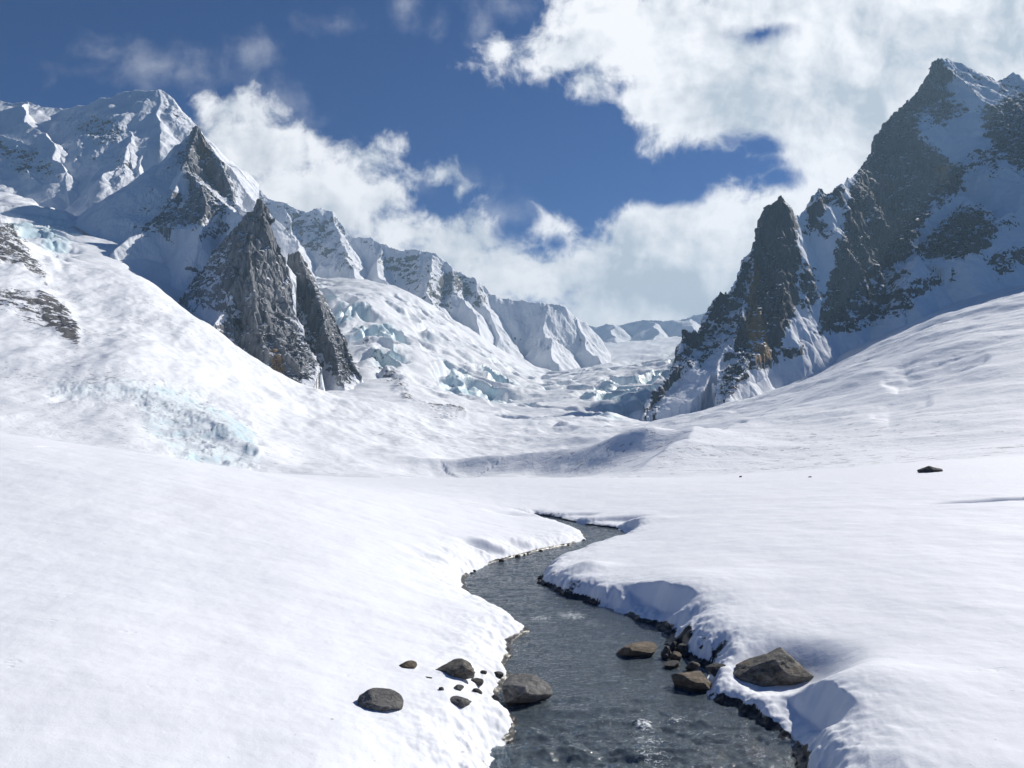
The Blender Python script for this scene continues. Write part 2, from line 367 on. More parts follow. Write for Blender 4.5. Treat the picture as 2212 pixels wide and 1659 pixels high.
# ------------------------------------------------------------------ massifs from ridge lines
def seg_height(X, Y, pts, sL, sR=None, cap=None):
    """highest surface falling away from a ridge line with the given slopes on its two sides"""
    H = np.full(X.shape, -1e4); sR = sL if sR is None else sR
    for i in range(len(pts) - 1):
        a, b = pts[i], pts[i + 1]
        ex, ey = b[0] - a[0], b[1] - a[1]; L2 = ex * ex + ey * ey + 1e-9
        t0 = ((X - a[0]) * ex + (Y - a[1]) * ey) / L2; t = np.clip(t0, 0, 1)
        dx = X - a[0] - t * ex; dy = Y - a[1] - t * ey; d = np.hypot(dx, dy)
        s = np.where(ex * dy - ey * dx > 0, sL, sR)
        if i == 0: s = np.where(t0 < 0, np.maximum(s, 3.4), s)
        H = np.maximum(H, a[2] + t * (b[2] - a[2]) - s * d)
    return H

def resample(pl, n):
    q = np.array([P(*p) for p in pl]); d = np.r_[0, np.cumsum(np.linalg.norm(np.diff(q, axis=0), axis=1))]; t = np.linspace(0, d[-1], n)
    return np.stack([np.interp(t, d, q[:, k]) for k in range(3)], 1)
def add_strip(H, X, Y, u, y, A, B, n=12):
    """rock face stretched between two ridge lines"""
    a, b = resample(A, n), resample(B, n)
    for i in range(n - 1):
        for T in ((a[i], a[i + 1], b[i]), (a[i + 1], b[i + 1], b[i])):
            T = np.array(T); uu = T[:, 0] / T[:, 1]
            r0, r1 = np.searchsorted(y, T[:, 1].min()) - 6, np.searchsorted(y, T[:, 1].max()) + 6
            c0, c1 = np.searchsorted(u, uu.min()) - 6, np.searchsorted(u, uu.max()) + 6
            r0, c0 = max(r0, 0), max(c0, 0)
            if r1 <= r0 or c1 <= c0: continue
            x_, y_ = X[r0:r1, c0:c1], Y[r0:r1, c0:c1]
            det = (T[1, 1] - T[2, 1]) * (T[0, 0] - T[2, 0]) + (T[2, 0] - T[1, 0]) * (T[0, 1] - T[2, 1])
            if abs(det) < 1e-6: continue
            l0 = ((T[1, 1] - T[2, 1]) * (x_ - T[2, 0]) + (T[2, 0] - T[1, 0]) * (y_ - T[2, 1])) / det
            l1 = ((T[2, 1] - T[0, 1]) * (x_ - T[2, 0]) + (T[0, 0] - T[2, 0]) * (y_ - T[2, 1])) / det
            l2 = 1 - l0 - l1
            z = l0 * T[0, 2] + l1 * T[1, 2] + l2 * T[2, 2]
            ok = (l0 > -.02) & (l1 > -.02) & (l2 > -.02)
            H[r0:r1, c0:c1] = np.where(ok, np.maximum(H[r0:r1, c0:c1], z), H[r0:r1, c0:c1])

def massif(name, mat, ur, nu, yr, ny, ridges, rock, ochre=(), ice=(), warp=(10, 70), amp=(9, 60), pillars=5.0, cut=4.0, seed=1, fine=1.0, soft=14, gully=None, base_drop=0.0, spike=9.0, faces=()):
    u = (np.linspace(ur[0], ur[1], nu) - CX) / FP
    y = np.linspace(yr[0], yr[1], ny)
    U, Y = np.meshgrid(u, y); X = U * Y
    wx = X + warp[0] * fbm(X / warp[1], Y / warp[1], 3, seed) ; wy = Y + warp[0] * fbm(X / warp[1] + 31, Y / warp[1], 3, seed + 50)
    H = np.full(X.shape, -1e4)
    for r in ridges:
        pts = [P(*q) for q in r[0]]
        H = np.maximum(H, seg_height(wx, wy, pts, *r[1:]))
    for A_, B_l in faces: add_strip(H, wx, wy, u, y, A_, B_l)
    B = base_raw(X, Y) - base_drop
    up = np.clip((H - B) / 60.0, 0, 1)
    H = H + amp[0] * up * (ridged(X / amp[1], Y / amp[1], 4, seed + 9) - .35) * .8
    if gully:
        H = H + gully[0] * up * ridged(X / gully[1] + .15 * fbm(X / 90, Y / 90, 2, seed + 77), Y / (gully[1] * 4), 3, seed + 4)
    rk0 = zone(X, Y, H, rock, soft * 1.9)
    H = H + spike * np.clip(rk0, 0, 1) * np.maximum(ridged(X / 15, Y / 15, 3, seed + 90) - .15, 0) ** 1.5
    rk = rk0
    oc = zone(X, Y, H, ochre, soft); ic = zone(X, Y, H, ice, soft)
    N = grid_normals(X, Y, H)
    st = np.clip((1 - N[..., 2]) * 1.6, 0, 1)
    q = fine
    d = pillars * (ridged3(X / (26 * q), Y / (26 * q), H / (75 * q), 3, seed + 3) - .4) + pillars * .9 * (ridged3(X / (9 * q), Y / (9 * q), H / (20 * q), 3, seed + 8) - .4) * .5
    # blocky steps: ledges
    led = (H + 6 * q * fbm(X / (40 * q), Y / (40 * q), 2, seed + 12)) / (11 * q)
    d = d + pillars * .16 * (np.abs((led % 1) - .5) * 2 - .5)
    w1, w2, wid = worley2((X + .55 * Y) / (13 * q) + .3 * fbm(X / 30, H / 30, 2, seed + 31), H / (34 * q), seed + 30)
    d = d + pillars * (.55 * (wid - .5) - .35 * np.exp(-((w2 - w1) / .10) ** 2))
    v1, v2, vid = worley2((X - .5 * Y) / (30 * q) + .35 * fbm(X / 50, H / 50, 2, seed + 41), (H + .45 * X) / (62 * q) + .3 * fbm(X / 60, H / 60, 2, seed + 43), seed + 40)
    d = d + pillars * (.75 * (vid - .5) - .5 * np.exp(-((v2 - v1) / .09) ** 2))
    k = (st * (.25 + .75 * np.clip(rk, 0, 1)))[..., None]
    out = np.stack([X, Y, H], -1) + N * (d[..., None] * k)
    keep = (H > B - cut)
    Xo, Yo, Zo = out[..., 0], out[..., 1], out[..., 2]
    return mesh_from_grid(name, Xo, Yo, np.maximum(Zo, B - cut - 6), dict(rock=rk, ochre=oc, ice=ic), mat, keep)

#--MASSIFS--
M_left = mat_mountain('spire_rock_and_snow', .8, (.080, .086, .100), (.35, .355, .365))
M_peak = mat_mountain('peak_rock_and_snow', 1.4)
M_right = mat_mountain('dark_rock_and_snow', .9, (.011, .014, .028), (.105, .108, .128), (.27, .15, .06))
M_back = mat_mountain('far_rock_and_snow', 2.2)

# left spires D and E with the shoulder C and pinnacle B
D = [([(560, 432, 800), (549, 470, 792), (542, 540, 772), (544, 620, 745), (553, 700, 715), (600, 790, 690), (655, 865, 660)], 2.9, 2.6),
     ([(560, 432, 800), (577, 455, 812), (600, 522, 812), (613, 562, 806), (640, 680, 785), (668, 745, 752), (695, 800, 712)], 5.0, 5.0),
     ([(560, 432, 800), (527, 480, 815), (497, 503, 832), (452, 560, 838), (400, 630, 810), (380, 660, 780)], 2.6, 2.6),
     ([(542, 540, 772), (500, 640, 745), (470, 700, 700)], 2.2, 2.2),
     ([(544, 620, 745), (580, 700, 735), (640, 790, 690)], 2.2, 2.2),
     ([(646, 546, 860), (660, 590, 850), (682, 640, 836), (700, 700, 805), (722, 760, 765), (748, 858, 715)], 3.2, 2.8),
     ([(646, 546, 860), (622, 556, 856), (622, 600, 850), (650, 690, 830)], 5, 5),
     ([(646, 546, 860), (680, 608, 872), (714, 668, 862), (742, 725, 835), (777, 812, 780)], 3.5, 3.5)]
massif('rock_spires', M_left, (360, 800), 560, (620, 960), 640, D,
       [([(560, 400), (590, 440), (620, 560), (640, 680), (665, 740), (690, 790), (658, 850), (600, 818), (545, 780), (465, 715), (490, 690), (530, 690), (500, 650), (470, 610), (480, 555), (505, 500), (530, 470)], 1.0), ([(505, 495), (440, 545), (395, 600), (380, 648), (440, 670), (500, 680), (490, 580)], .66),
        ([(645, 516), (605, 550), (622, 620), (660, 690), (690, 770), (748, 845), (780, 812), (742, 715), (714, 665), (680, 605)], 1.0)],
       [([(575, 760), (600, 740), (620, 810), (590, 810)], .9), ([(575, 470), (590, 500), (600, 540), (580, 520)], .6)], warp=(3, 40), amp=(4, 34), pillars=4.0, seed=3, fine=.8, soft=10, spike=6, faces=[
        ([(560, 432, 800), (549, 470, 792), (542, 540, 774), (545, 640, 748), (556, 720, 718), (600, 790, 690), (655, 865, 655)], [(561, 433, 801), (577, 455, 812), (600, 522, 812), (613, 562, 806), (640, 680, 785), (668, 745, 752), (695, 800, 712), (660, 864, 658)]),
        ([(560, 432, 800), (549, 470, 792), (542, 540, 774), (545, 640, 748), (556, 720, 718), (600, 790, 690), (655, 865, 655)], [(559, 433, 801), (527, 480, 812), (497, 503, 822), (455, 560, 826), (395, 640, 800), (465, 718, 735), (545, 790, 700), (650, 864, 657)]),
        ([(646, 546, 860), (655, 600, 846), (672, 660, 832), (700, 720, 800), (722, 780, 765), (750, 862, 712)], [(647, 547, 861), (680, 608, 874), (714, 668, 866), (742, 725, 846), (778, 815, 795), (755, 862, 716)]),
        ([(646, 546, 860), (655, 600, 846), (672, 660, 832), (700, 720, 800), (722, 780, 765), (750, 862, 712)], [(645, 547, 861), (621, 556, 866), (620, 610, 856), (640, 680, 842), (668, 745, 815), (700, 805, 770), (745, 862, 714)])])

B_ = [([(415, 279, 1240), (432, 277, 1180), (452, 303, 1172), (470, 345, 1150), (492, 388, 1120), (506, 430, 1080), (535, 462, 1010), (575, 520, 960)], 3.6, 2.6),
      ([(432, 277, 1180), (410, 330, 1140), (392, 380, 1100), (375, 430, 1060), (330, 470, 1020)], 1.7, 2.0),
      ([(415, 279, 1240), (370, 330, 1200), (310, 400, 1150), (240, 470, 1080), (160, 540, 960)], 1.0, 1.0),
      ([(440, 396, 1030), (415, 420, 1020), (380, 455, 1000), (320, 490, 960), (250, 540, 900)], 1.5, 1.3),
      ([(440, 396, 1030), (470, 428, 1020), (495, 455, 990), (530, 466, 900), (550, 462, 830)], 1.6, 2.4),
      ([(440, 396, 1030), (445, 450, 980), (430, 510, 900)], 1.8, 1.7)]
massif('rock_shoulder', M_left, (110, 640), 560, (760, 1330), 620, B_,
       [([(432, 250), (410, 275), (400, 320), (385, 350), (400, 380), (430, 395), (470, 425), (500, 445), (508, 425), (495, 385), (470, 342), (452, 300)], .95),
        ([(440, 394), (415, 405), (395, 440), (330, 470), (300, 500), (330, 500), (420, 492), (490, 455), (470, 428)], .95),
        ([(400, 400), (330, 420), (270, 470), (260, 510), (380, 515), (420, 480)], .40), ([(380, 330), (320, 400), (290, 440), (340, 430), (390, 370)], .25), ([(430, 510), (480, 480), (490, 495), (440, 520)], .7),
        ([(400, 560), (390, 640), (450, 680), (470, 600)], .3)],
       [([(425, 290), (445, 300), (475, 370), (500, 430), (470, 420), (430, 350)], .75)], warp=(6, 60), amp=(8, 55), pillars=4.5, seed=11, fine=1.0, soft=10, spike=6, faces=[
        ([(432, 277, 1180), (412, 320, 1150), (394, 370, 1118), (430, 395, 1095), (470, 428, 1060), (505, 455, 1030)], [(433, 277, 1181), (452, 303, 1192), (470, 345, 1196), (492, 388, 1190), (506, 430, 1170), (535, 462, 1060)]),
        ([(440, 396, 1030), (432, 430, 1000), (420, 470, 975), (415, 500, 955)], [(439, 397, 1031), (405, 425, 1022), (375, 455, 1005), (325, 492, 965)]),
        ([(440, 396, 1030), (432, 430, 1000), (420, 470, 975), (415, 500, 955)], [(441, 397, 1031), (470, 428, 1022), (492, 455, 1000), (430, 505, 955)])])

A = [([(-420, 300, 1900), (-200, 235, 1850), (-100, 222, 1800), (0, 214, 1750), (50, 215, 1740), (100, 232, 1730), (150, 238, 1740), (190, 223, 1730), (240, 212, 1720), (290, 196, 1700), (335, 192, 1690), (365, 214, 1680), (395, 250, 1660), (418, 279, 1640), (460, 340, 1600), (520, 430, 1560)], 1.0, 1.05),
     ([(300, 196, 1700), (280, 240, 1620), (283, 310, 1500), (262, 350, 1430), (225, 385, 1370)], 1.0, 1.1),
     ([(335, 192, 1690), (345, 260, 1590), (320, 330, 1500), (300, 370, 1420)], .95, 1.1),
     ([(190, 223, 1730), (165, 270, 1640), (150, 340, 1520), (110, 400, 1380)], 1.0, 1.2),
     ([(50, 215, 1740), (60, 270, 1600), (110, 300, 1500), (130, 370, 1400)], .9, 1.0),
     ([(-60, 220, 1760), (-20, 290, 1560), (40, 300, 1500), (70, 380, 1380)], 1.0, 1.1)]
massif('snow_peak', M_peak, (-420, 560), 680, (1020, 1980), 620, A,
       [([(150, 258), (200, 252), (240, 250), (272, 278), (268, 318), (215, 322), (165, 300)], .62), ([(130, 300), (220, 330), (270, 330), (270, 360), (150, 350)], .42), ([(0, 312), (60, 318), (85, 330), (80, 345), (0, 345)], .85), ([(0, 345), (90, 340), (140, 370), (100, 388), (0, 370)], .62),
        ([(355, 210), (418, 280), (380, 270), (350, 235)], .55), ([(270, 320), (290, 370), (250, 400), (240, 370)], .5), ([(-400, 320), (-10, 310), (-10, 380), (-400, 380)], .7)],
       (), [([(0, 285), (60, 285), (90, 315), (0, 312)], .3)], warp=(12, 90), amp=(10, 120), pillars=6, seed=21, fine=1.6, gully=(2.5, 32), soft=12)

F = [([(420, 360, 2700), (470, 385, 2650), (505, 386, 2600), (530, 384, 2600), (560, 410, 2590), (576, 430, 2580), (610, 441, 2560), (650, 455, 2550), (690, 451, 2540), (714, 461, 2530), (735, 490, 2520), (746, 510, 2510), (780, 514, 2500), (830, 531, 2480), (870, 545, 2470), (930, 550, 2450), (960, 570, 2440), (980, 590, 2440), (1022, 604, 2430), (1060, 640, 2420), (1100, 650, 2420), (1140, 658, 2420), (1190, 660, 2420), (1215, 669, 2420), (1240, 690, 2440), (1272, 706, 2470), (1300, 740, 2500)], 1.1, 1.45),
     ([(530, 384, 2600), (545, 460, 2450), (560, 540, 2250)], 1.0, 1.1),
     ([(714, 461, 2530), (735, 530, 2380), (775, 602, 2150)], 1.2, 1.1),
     ([(610, 441, 2560), (640, 520, 2400), (660, 580, 2200)], 1.0, 1.1),
     ([(830, 531, 2480), (815, 570, 2380), (830, 610, 2250)], 1.1, 1.2),
     ([(930, 550, 2450), (922, 620, 2250), (945, 690, 2000), (985, 722, 1900)], 1.2, 1.2),
     ([(960, 570, 2440), (1000, 650, 2250), (1040, 720, 2050)], 1.1, 1.2),
     ([(1022, 604, 2430), (1060, 690, 2250), (1075, 750, 2100)], 1.1, 1.2),
     ([(1190, 660, 2420), (1180, 730, 2250), (1200, 790, 2000)], .9, 1.0),
     ([(1240, 690, 2440), (1262, 730, 2350), (1285, 780, 2200)], 1.1, 1.1)]
massif('far_ridge', M_back, (400, 1320), 820, (1600, 2900), 560, F,
       [([(505, 390), (560, 410), (576, 440), (600, 470), (560, 480), (520, 430)], .62), ([(590, 440), (714, 462), (748, 512), (780, 600), (700, 570), (640, 520)], .58), ([(780, 515), (870, 545), (930, 550), (960, 570), (1000, 600), (960, 690), (900, 640), (830, 600)], .45), ([(960, 570), (1022, 604), (1060, 640), (1040, 660), (990, 650), (940, 680), (985, 720), (930, 690), (925, 620)], .62), ([(1080, 730), (1180, 735), (1270, 735), (1270, 750), (1100, 750)], .4)],
       (), (), warp=(18, 140), amp=(22, 150), pillars=9, seed=31, fine=2.6, gully=(5, 34), soft=14)

G = [([(1100, 720, 4000), (1250, 700, 3950), (1290, 706, 3900), (1330, 700, 3900), (1400, 695, 3850), (1470, 698, 3800), (1500, 686, 3800), (1530, 680, 3800), (1600, 668, 3800), (1750, 690, 3800)], .8, .9),
     ([(1330, 700, 3900), (1340, 740, 3500), (1330, 770, 3100)], .6, .6), ([(1400, 695, 3850), (1420, 735, 3450), (1440, 770, 3100)], .6, .6), ([(1500, 686, 3800), (1500, 740, 3350)], .6, .7)]
massif('distant_range', M_back, (1080, 1760), 420, (2900, 4200), 240, G,
       [([(1320, 715), (1480, 705), (1480, 765), (1330, 760)], .36)], (), (), warp=(40, 300), amp=(40, 320), pillars=14, seed=41, fine=5, soft=14)

# right massif: spire, towers, pillar and summit
RR = [([(1399, 908, 690), (1426, 845, 720), (1461, 799, 750), (1479, 768, 775), (1484, 726, 785), (1512, 720, 800), (1527, 678, 820), (1543, 650, 830), (1582, 619, 850), (1588, 590, 862), (1602, 561, 872), (1627, 541, 885), (1646, 490, 902), (1654, 457, 906), (1668, 446, 908), (1681, 428, 910), (1693, 446, 915), (1707, 463, 922), (1733, 471, 940)], 3.0, 2.6),
      ([(1681, 428, 910), (1692, 520, 880), (1700, 600, 848), (1688, 690, 805), (1640, 765, 765), (1560, 862, 690)], 2.1, 2.1),
      ([(1627, 541, 885), (1622, 610, 852), (1598, 700, 800), (1560, 790, 745)], 2.3, 2.3),
      ([(1681, 439, 910), (1715, 530, 895), (1735, 600, 880), (1725, 690, 850), (1700, 740, 810)], 2.3, 2.3),
      ([(1733, 471, 940), (1743, 455, 955), (1762, 413, 968), (1776, 428, 980), (1786, 428, 985), (1805, 398, 1000), (1818, 410, 1012), (1838, 388, 1040), (1873, 372, 1090)], 2.2, 2.0),
      ([(1762, 413, 968), (1765, 480, 945), (1785, 560, 930)], 2.0, 2.0), ([(1805, 398, 1000), (1800, 460, 985), (1790, 540, 960)], 2.0, 2.0),
      ([(2021, 131, 1350), (2008, 140, 1338), (1996, 170, 1325), (1974, 208, 1308), (1957, 233, 1290), (1942, 236, 1280), (1922, 264, 1262), (1909, 295, 1240), (1893, 315, 1222), (1883, 346, 1200), (1872, 374, 1178), (1850, 470, 1120), (1826, 560, 1050), (1805, 640, 985), (1788, 722, 905)], 3.2, 3.6),
      ([(1942, 236, 1280), (1930, 330, 1200), (1905, 420, 1130), (1885, 520, 1060), (1862, 620, 975), (1845, 700, 900)], 1.9, 1.9),
      ([(1996, 170, 1325), (2030, 240, 1260), (1990, 297, 1190), (1975, 380, 1130), (1945, 450, 1070), (1910, 540, 1000), (1880, 640, 930)], 1.7, 1.7),
      ([(1990, 297, 1190), (2040, 370, 1140), (2075, 420, 1090), (1990, 470, 1030), (1930, 560, 965)], 1.7, 1.7),
      ([(2090, 430, 1060), (2040, 490, 985), (1980, 550, 930), (1960, 620, 880)], 1.5, 1.4),
      ([(2230, 440, 1050), (2160, 470, 1000), (2090, 530, 930)], 1.3, 1.3),
      ([(2021, 131, 1350), (2060, 131, 1362), (2113, 153, 1372), (2154, 172, 1382), (2184, 160, 1390), (2205, 180, 1392), (2260, 215, 1395), (2330, 230, 1390)], 1.25, 1.2),
      ([(2300, 190, 1400), (2345, 60, 1385), (2400, -60, 1370), (2480, -160, 1360), (2620, -200, 1350), (2800, -100, 1350)], 2.6, 2.0),  # unseen outer ridge, added to cast shade on the massif and its snow apron
      ([(2184, 160, 1390), (2195, 240, 1310), (2150, 300, 1240), (2212, 400, 1150)], 1.2, 1.2)]
massif('dark_rock_mountain', M_right, (1370, 2850), 1400, (610, 1480), 900, RR,
       [([(1385, 912), (1440, 700), (1512, 690), (1530, 618), (1575, 572), (1602, 530), (1628, 518), (1634, 580), (1622, 640), (1600, 700), (1560, 760), (1500, 800), (1450, 850), (1405, 905)], .62),
        ([(1480, 724), (1500, 730), (1500, 780), (1475, 780)], 1.), ([(1426, 840), (1465, 795), (1480, 800), (1440, 860), (1405, 905), (1398, 905)], .9),
        ([(1681, 407), (1640, 435), (1625, 480), (1622, 540), (1628, 590), (1610, 660), (1590, 720), (1600, 760), (1650, 740), (1705, 700), (1720, 650), (1722, 600), (1728, 560), (1712, 520), (1718, 490), (1700, 450)], 1.2),
        ([(1590, 720), (1640, 700), (1690, 715), (1680, 770), (1620, 800), (1560, 868), (1545, 850), (1570, 790)], .85), ([(1720, 560), (1760, 580), (1775, 640), (1745, 680), (1720, 640)], .5), ([(1620, 770), (1720, 740), (1760, 720), (1740, 760), (1640, 800)], .5),
        ([(1745, 470), (1752, 428), (1763, 412), (1778, 432), (1806, 398), (1820, 412), (1820, 440), (1790, 440), (1770, 470), (1800, 500), (1780, 510), (1740, 500)], .75), ([(1838, 388), (1873, 372), (1870, 410), (1840, 420)], .5),
        ([(2022, 100), (1988, 118), (1942, 208), (1930, 222), (1905, 236), (1880, 264), (1858, 315), (1850, 373), (1832, 450), (1812, 540), (1788, 650), (1776, 722), (1830, 690), (1860, 620), (1900, 590), (1960, 560), (1985, 500), (2010, 440), (2030, 400), (2050, 350), (1990, 300), (1980, 270), (2010, 230), (2060, 210), (2040, 190), (2050, 160), (2035, 140)], 1.12),
        ([(2000, 210), (2080, 220), (2090, 240), (2040, 270), (1990, 270)], .7), ([(1990, 296), (2040, 350), (2085, 360), (2080, 410), (2030, 440), (1960, 430)], 1.1),
        ([(1985, 540), (2030, 490), (2080, 450), (2120, 445), (2150, 480), (2160, 500), (2120, 545), (2050, 560), (2000, 556)], 1.05), ([(2150, 480), (2190, 470), (2200, 485), (2160, 500)], .7),
        ([(1800, 640), (1870, 620), (1950, 620), (1975, 660), (1930, 690), (1850, 720), (1800, 715)], .72), ([(1870, 570), (1950, 580), (2020, 610), (1980, 650), (1880, 630)], .5), ([(2000, 600), (2060, 590), (2060, 605), (2010, 620)], .8), ([(2130, 560), (2200, 530), (2240, 550), (2160, 600)], .8),
        ([(2110, 240), (2212, 190), (2240, 350), (2150, 330)], .85), ([(2090, 330), (2180, 310), (2160, 380), (2080, 370)], .62), ([(2160, 165), (2190, 160), (2212, 190), (2150, 210)], .5), ([(2170, 300), (2260, 260), (2400, 300), (2400, 420), (2230, 400), (2170, 340)], .9), ([(2060, 140), (2150, 170), (2120, 190), (2060, 170)], .35)],
       [([(1628, 545), (1642, 560), (1640, 660), (1655, 700), (1670, 780), (1630, 790), (1605, 700)], .95), ([(1560, 850), (1600, 800), (1640, 790), (1600, 840)], .6), ([(2010, 350), (2050, 350), (2060, 400), (2030, 420)], .8), ([(1880, 560), (1905, 570), (1890, 640), (1870, 640)], .6), ([(1870, 660), (1920, 650), (1900, 690)], .3)],
       warp=(8, 75), amp=(14, 70), pillars=7.0, seed=51, fine=1.5, soft=10, spike=10, faces=[
        ([(1681, 439, 910), (1692, 520, 884), (1702, 600, 852), (1690, 690, 812), (1640, 765, 768), (1560, 866, 694)], [(1680, 440, 911), (1654, 457, 914), (1630, 541, 900), (1620, 610, 868), (1600, 700, 818), (1560, 800, 752), (1545, 862, 700)]),
        ([(1630, 541, 900), (1620, 610, 868), (1600, 700, 818), (1560, 800, 752), (1500, 870, 700)], [(1602, 561, 896), (1582, 619, 878), (1543, 650, 855), (1512, 720, 820), (1479, 768, 790), (1426, 845, 738), (1400, 908, 692)]),
        ([(1681, 439, 910), (1692, 520, 884), (1702, 600, 852), (1690, 690, 812), (1640, 765, 768)], [(1682, 440, 911), (1707, 463, 930), (1724, 540, 912), (1742, 605, 890), (1732, 690, 846), (1700, 748, 800)]),
        ([(1762, 413, 968), (1765, 470, 952), (1775, 520, 940), (1785, 570, 928)], [(1761, 414, 969), (1742, 455, 962), (1738, 500, 950), (1745, 560, 930)]),
        ([(1957, 233, 1290), (1942, 236, 1280), (1930, 330, 1212), (1905, 420, 1146), (1885, 520, 1070), (1862, 620, 980), (1845, 705, 900)], [(1956, 234, 1291), (1922, 264, 1268), (1893, 315, 1236), (1873, 374, 1192), (1850, 470, 1136), (1826, 560, 1066), (1805, 640, 1000), (1788, 724, 912)]),
        ([(1942, 236, 1280), (1930, 330, 1212), (1905, 420, 1146), (1885, 520, 1070), (1862, 620, 980)], [(1990, 200, 1320), (1990, 297, 1200), (1978, 380, 1140), (1945, 450, 1082), (1915, 540, 1010), (1885, 640, 940)]),
        ([(2021, 131, 1350), (2035, 185, 1310), (2030, 240, 1265), (1992, 297, 1200)], [(2020, 132, 1351), (1996, 170, 1330), (1974, 208, 1312), (1942, 236, 1281)]),
        ([(1992, 297, 1200), (1978, 380, 1140), (1945, 450, 1082), (1915, 540, 1010)], [(1994, 298, 1201), (2040, 368, 1160), (2075, 420, 1110), (2000, 470, 1060), (1940, 560, 985)]),
        ([(2090, 430, 1060), (2040, 500, 990), (1990, 560, 930)], [(2092, 431, 1061), (2160, 475, 1010), (2120, 545, 940), (2040, 575, 910)])])

#--BASE--
def crest_bump(X, Y, Z, pts, far_w, near_w):
    """a moraine wall: steep towards the camera, gentle behind; every point carries its height in rows"""
    q = [P(*p[:3]) for p in pts]; D = np.full(X.shape, 1e9); SGN = np.ones(X.shape); HH = np.zeros(X.shape); n = len(q) - 1
    jx = X + .012 * Y * fbm(X / 25, Y / 25, 3, 301); jy = Y + .012 * Y * fbm(X / 25 + 9, Y / 25, 3, 302)
    for i in range(n):
        a, b = q[i], q[i + 1]; ex, ey = b[0] - a[0], b[1] - a[1]
        t = np.clip(((jx - a[0]) * ex + (jy - a[1]) * ey) / (ex * ex + ey * ey), 0, 1)
        dx = jx - a[0] - t * ex; dy = jy - a[1] - t * ey; d = np.hypot(dx, dy); m = d < D
        D = np.where(m, d, D); SGN = np.where(m, np.sign(ex * dy - ey * dx), SGN)
        HH = np.where(m, (pts[i][3] * (1 - t) + pts[i + 1][3] * t) / FP * (a[1] * (1 - t) + b[1] * t), HH)
    return Z + HH * np.exp(-(D / (np.where(SGN > 0, far_w, near_w) * np.maximum(HH, 2.2))) ** 1.3)
def moraines(X, Y, Z):
    Z = crest_bump(X, Y, Z, [(780, 1032, 182, 0), (870, 1016, 192, 14), (950, 1003, 200, 26), (1100, 980, 200, 44), (1250, 950, 185, 58), (1350, 922, 170, 56), (1410, 902, 166, 44), (1470, 885, 175, 18), (1530, 880, 210, 0)], 7.0, 1.5)
    Z = crest_bump(X, Y, Z, [(1700, 840, 290, 0), (1640, 868, 245, 12), (1570, 915, 195, 30), (1510, 962, 160, 42), (1450, 1008, 130, 42), (1385, 1036, 110, 6)], 6.0, 1.4)
    # scoured hollows on the right-hand slope
    for poly, dep in [([(1918, 826), (1955, 800), (2060, 776), (2125, 772), (2085, 798), (2040, 815), (1990, 830), (1940, 838)], 2.6), ([(1893, 900), (1920, 882), (2000, 868), (1975, 885), (1920, 908)], 1.1)]:
        Z = Z - dep * zone(X, Y, Z + .004 * Y * fbm(X / 9, Y / 9, 3, 305), [(poly, 1.0)], 20)
    Z = Z + .0045 * Y * fbm(X / (.11 * 220) + Y / 90, Y / 60, 4, 307) * sstep(90, 160, Y) * sstep(700, 350, Y)
    # the broken front of the small hanging glacier
    Z = crest_bump(X, Y, Z, [(250, 846, 228, 0), (300, 836, 226, 10), (350, 834, 220, 20), (430, 852, 205, 32), (500, 890, 186, 36), (548, 938, 168, 26), (575, 990, 150, 0)], 4.0, 1.9)
    return Z

# ------------------------------------------------------------------ valley terrain beyond the foreground
ICE = [([(0, 455), (100, 452), (195, 490), (165, 515), (130, 558), (100, 545), (60, 520), (0, 500)], .85),
       ([(280, 850), (340, 832), (430, 855), (510, 895), (560, 940), (560, 1010), (430, 1010), (370, 975), (320, 920)], 1.0), ([(115, 840), (160, 835), (175, 855), (140, 862)], .8), ([(90, 815), (300, 815), (440, 845), (300, 880), (110, 870)], .55),
       ([(670, 585), (740, 650), (800, 650), (860, 700), (880, 760), (850, 800), (780, 770), (730, 700)], .9), ([(860, 640), (960, 680), (970, 710), (880, 700)], .45),
       ([(895, 800), (960, 780), (1050, 770), (1120, 820), (1135, 860), (1060, 860), (1045, 875), (960, 850)], .8), ([(780, 700), (900, 790), (860, 800)], .3),
       ([(1230, 850), (1300, 815), (1400, 790), (1470, 775), (1470, 800), (1420, 860), (1340, 905), (1260, 900)], .80), ([(1120, 890), (1220, 880), (1230, 920), (1130, 930)], .35), ([(1040, 820), (1150, 815), (1290, 800), (1300, 830), (1220, 890), (1120, 905), (1060, 900)], .48), ([(800, 640), (960, 690), (1100, 800), (1060, 830), (900, 760)], .32)]
ROCK_V = [([(-200, 430), (0, 470), (30, 490), (60, 530), (105, 585), (105, 610), (60, 580), (20, 560), (-200, 560)], .62), ([(85, 630), (140, 655), (170, 700), (170, 750), (125, 730), (90, 695), (70, 660)], .64), ([(-40, 615), (60, 630), (110, 670), (110, 710), (40, 695), (-40, 665)], .50), ([(100, 655), (150, 690), (170, 735), (130, 720)], .7), ([(150, 735), (180, 760), (165, 765)], .5),
          ([(760, 690), (860, 790), (900, 870), (960, 880), (1000, 905), (950, 905), (880, 870), (820, 800)], .45), ([(950, 885), (1000, 880), (1005, 908), (960, 905)], .6), ([(1500, 910), (1620, 860), (1640, 850), (1560, 900)], .22)]
u = np.r_[np.linspace(-1.2, -.74, 90), np.linspace(-.74, .74, 950)[1:], np.linspace(.74, 1.2, 90)[1:]]
ys = np.r_[np.geomspace(62, 240, 170), np.geomspace(240, 620, 230)[1:], np.geomspace(620, 2100, 420)[1:], np.geomspace(2100, 4600, 80)[1:]]
U, Y = np.meshgrid(u, ys); X = U * Y
Z = base_raw(X, Y)
ice = zone(X, Y, Z, ICE, 34); rk = zone(X, Y, Z, ROCK_V, 14)
lod = np.clip(Y / 400, .12, 3)
t60 = sstep(62, 110, Y)
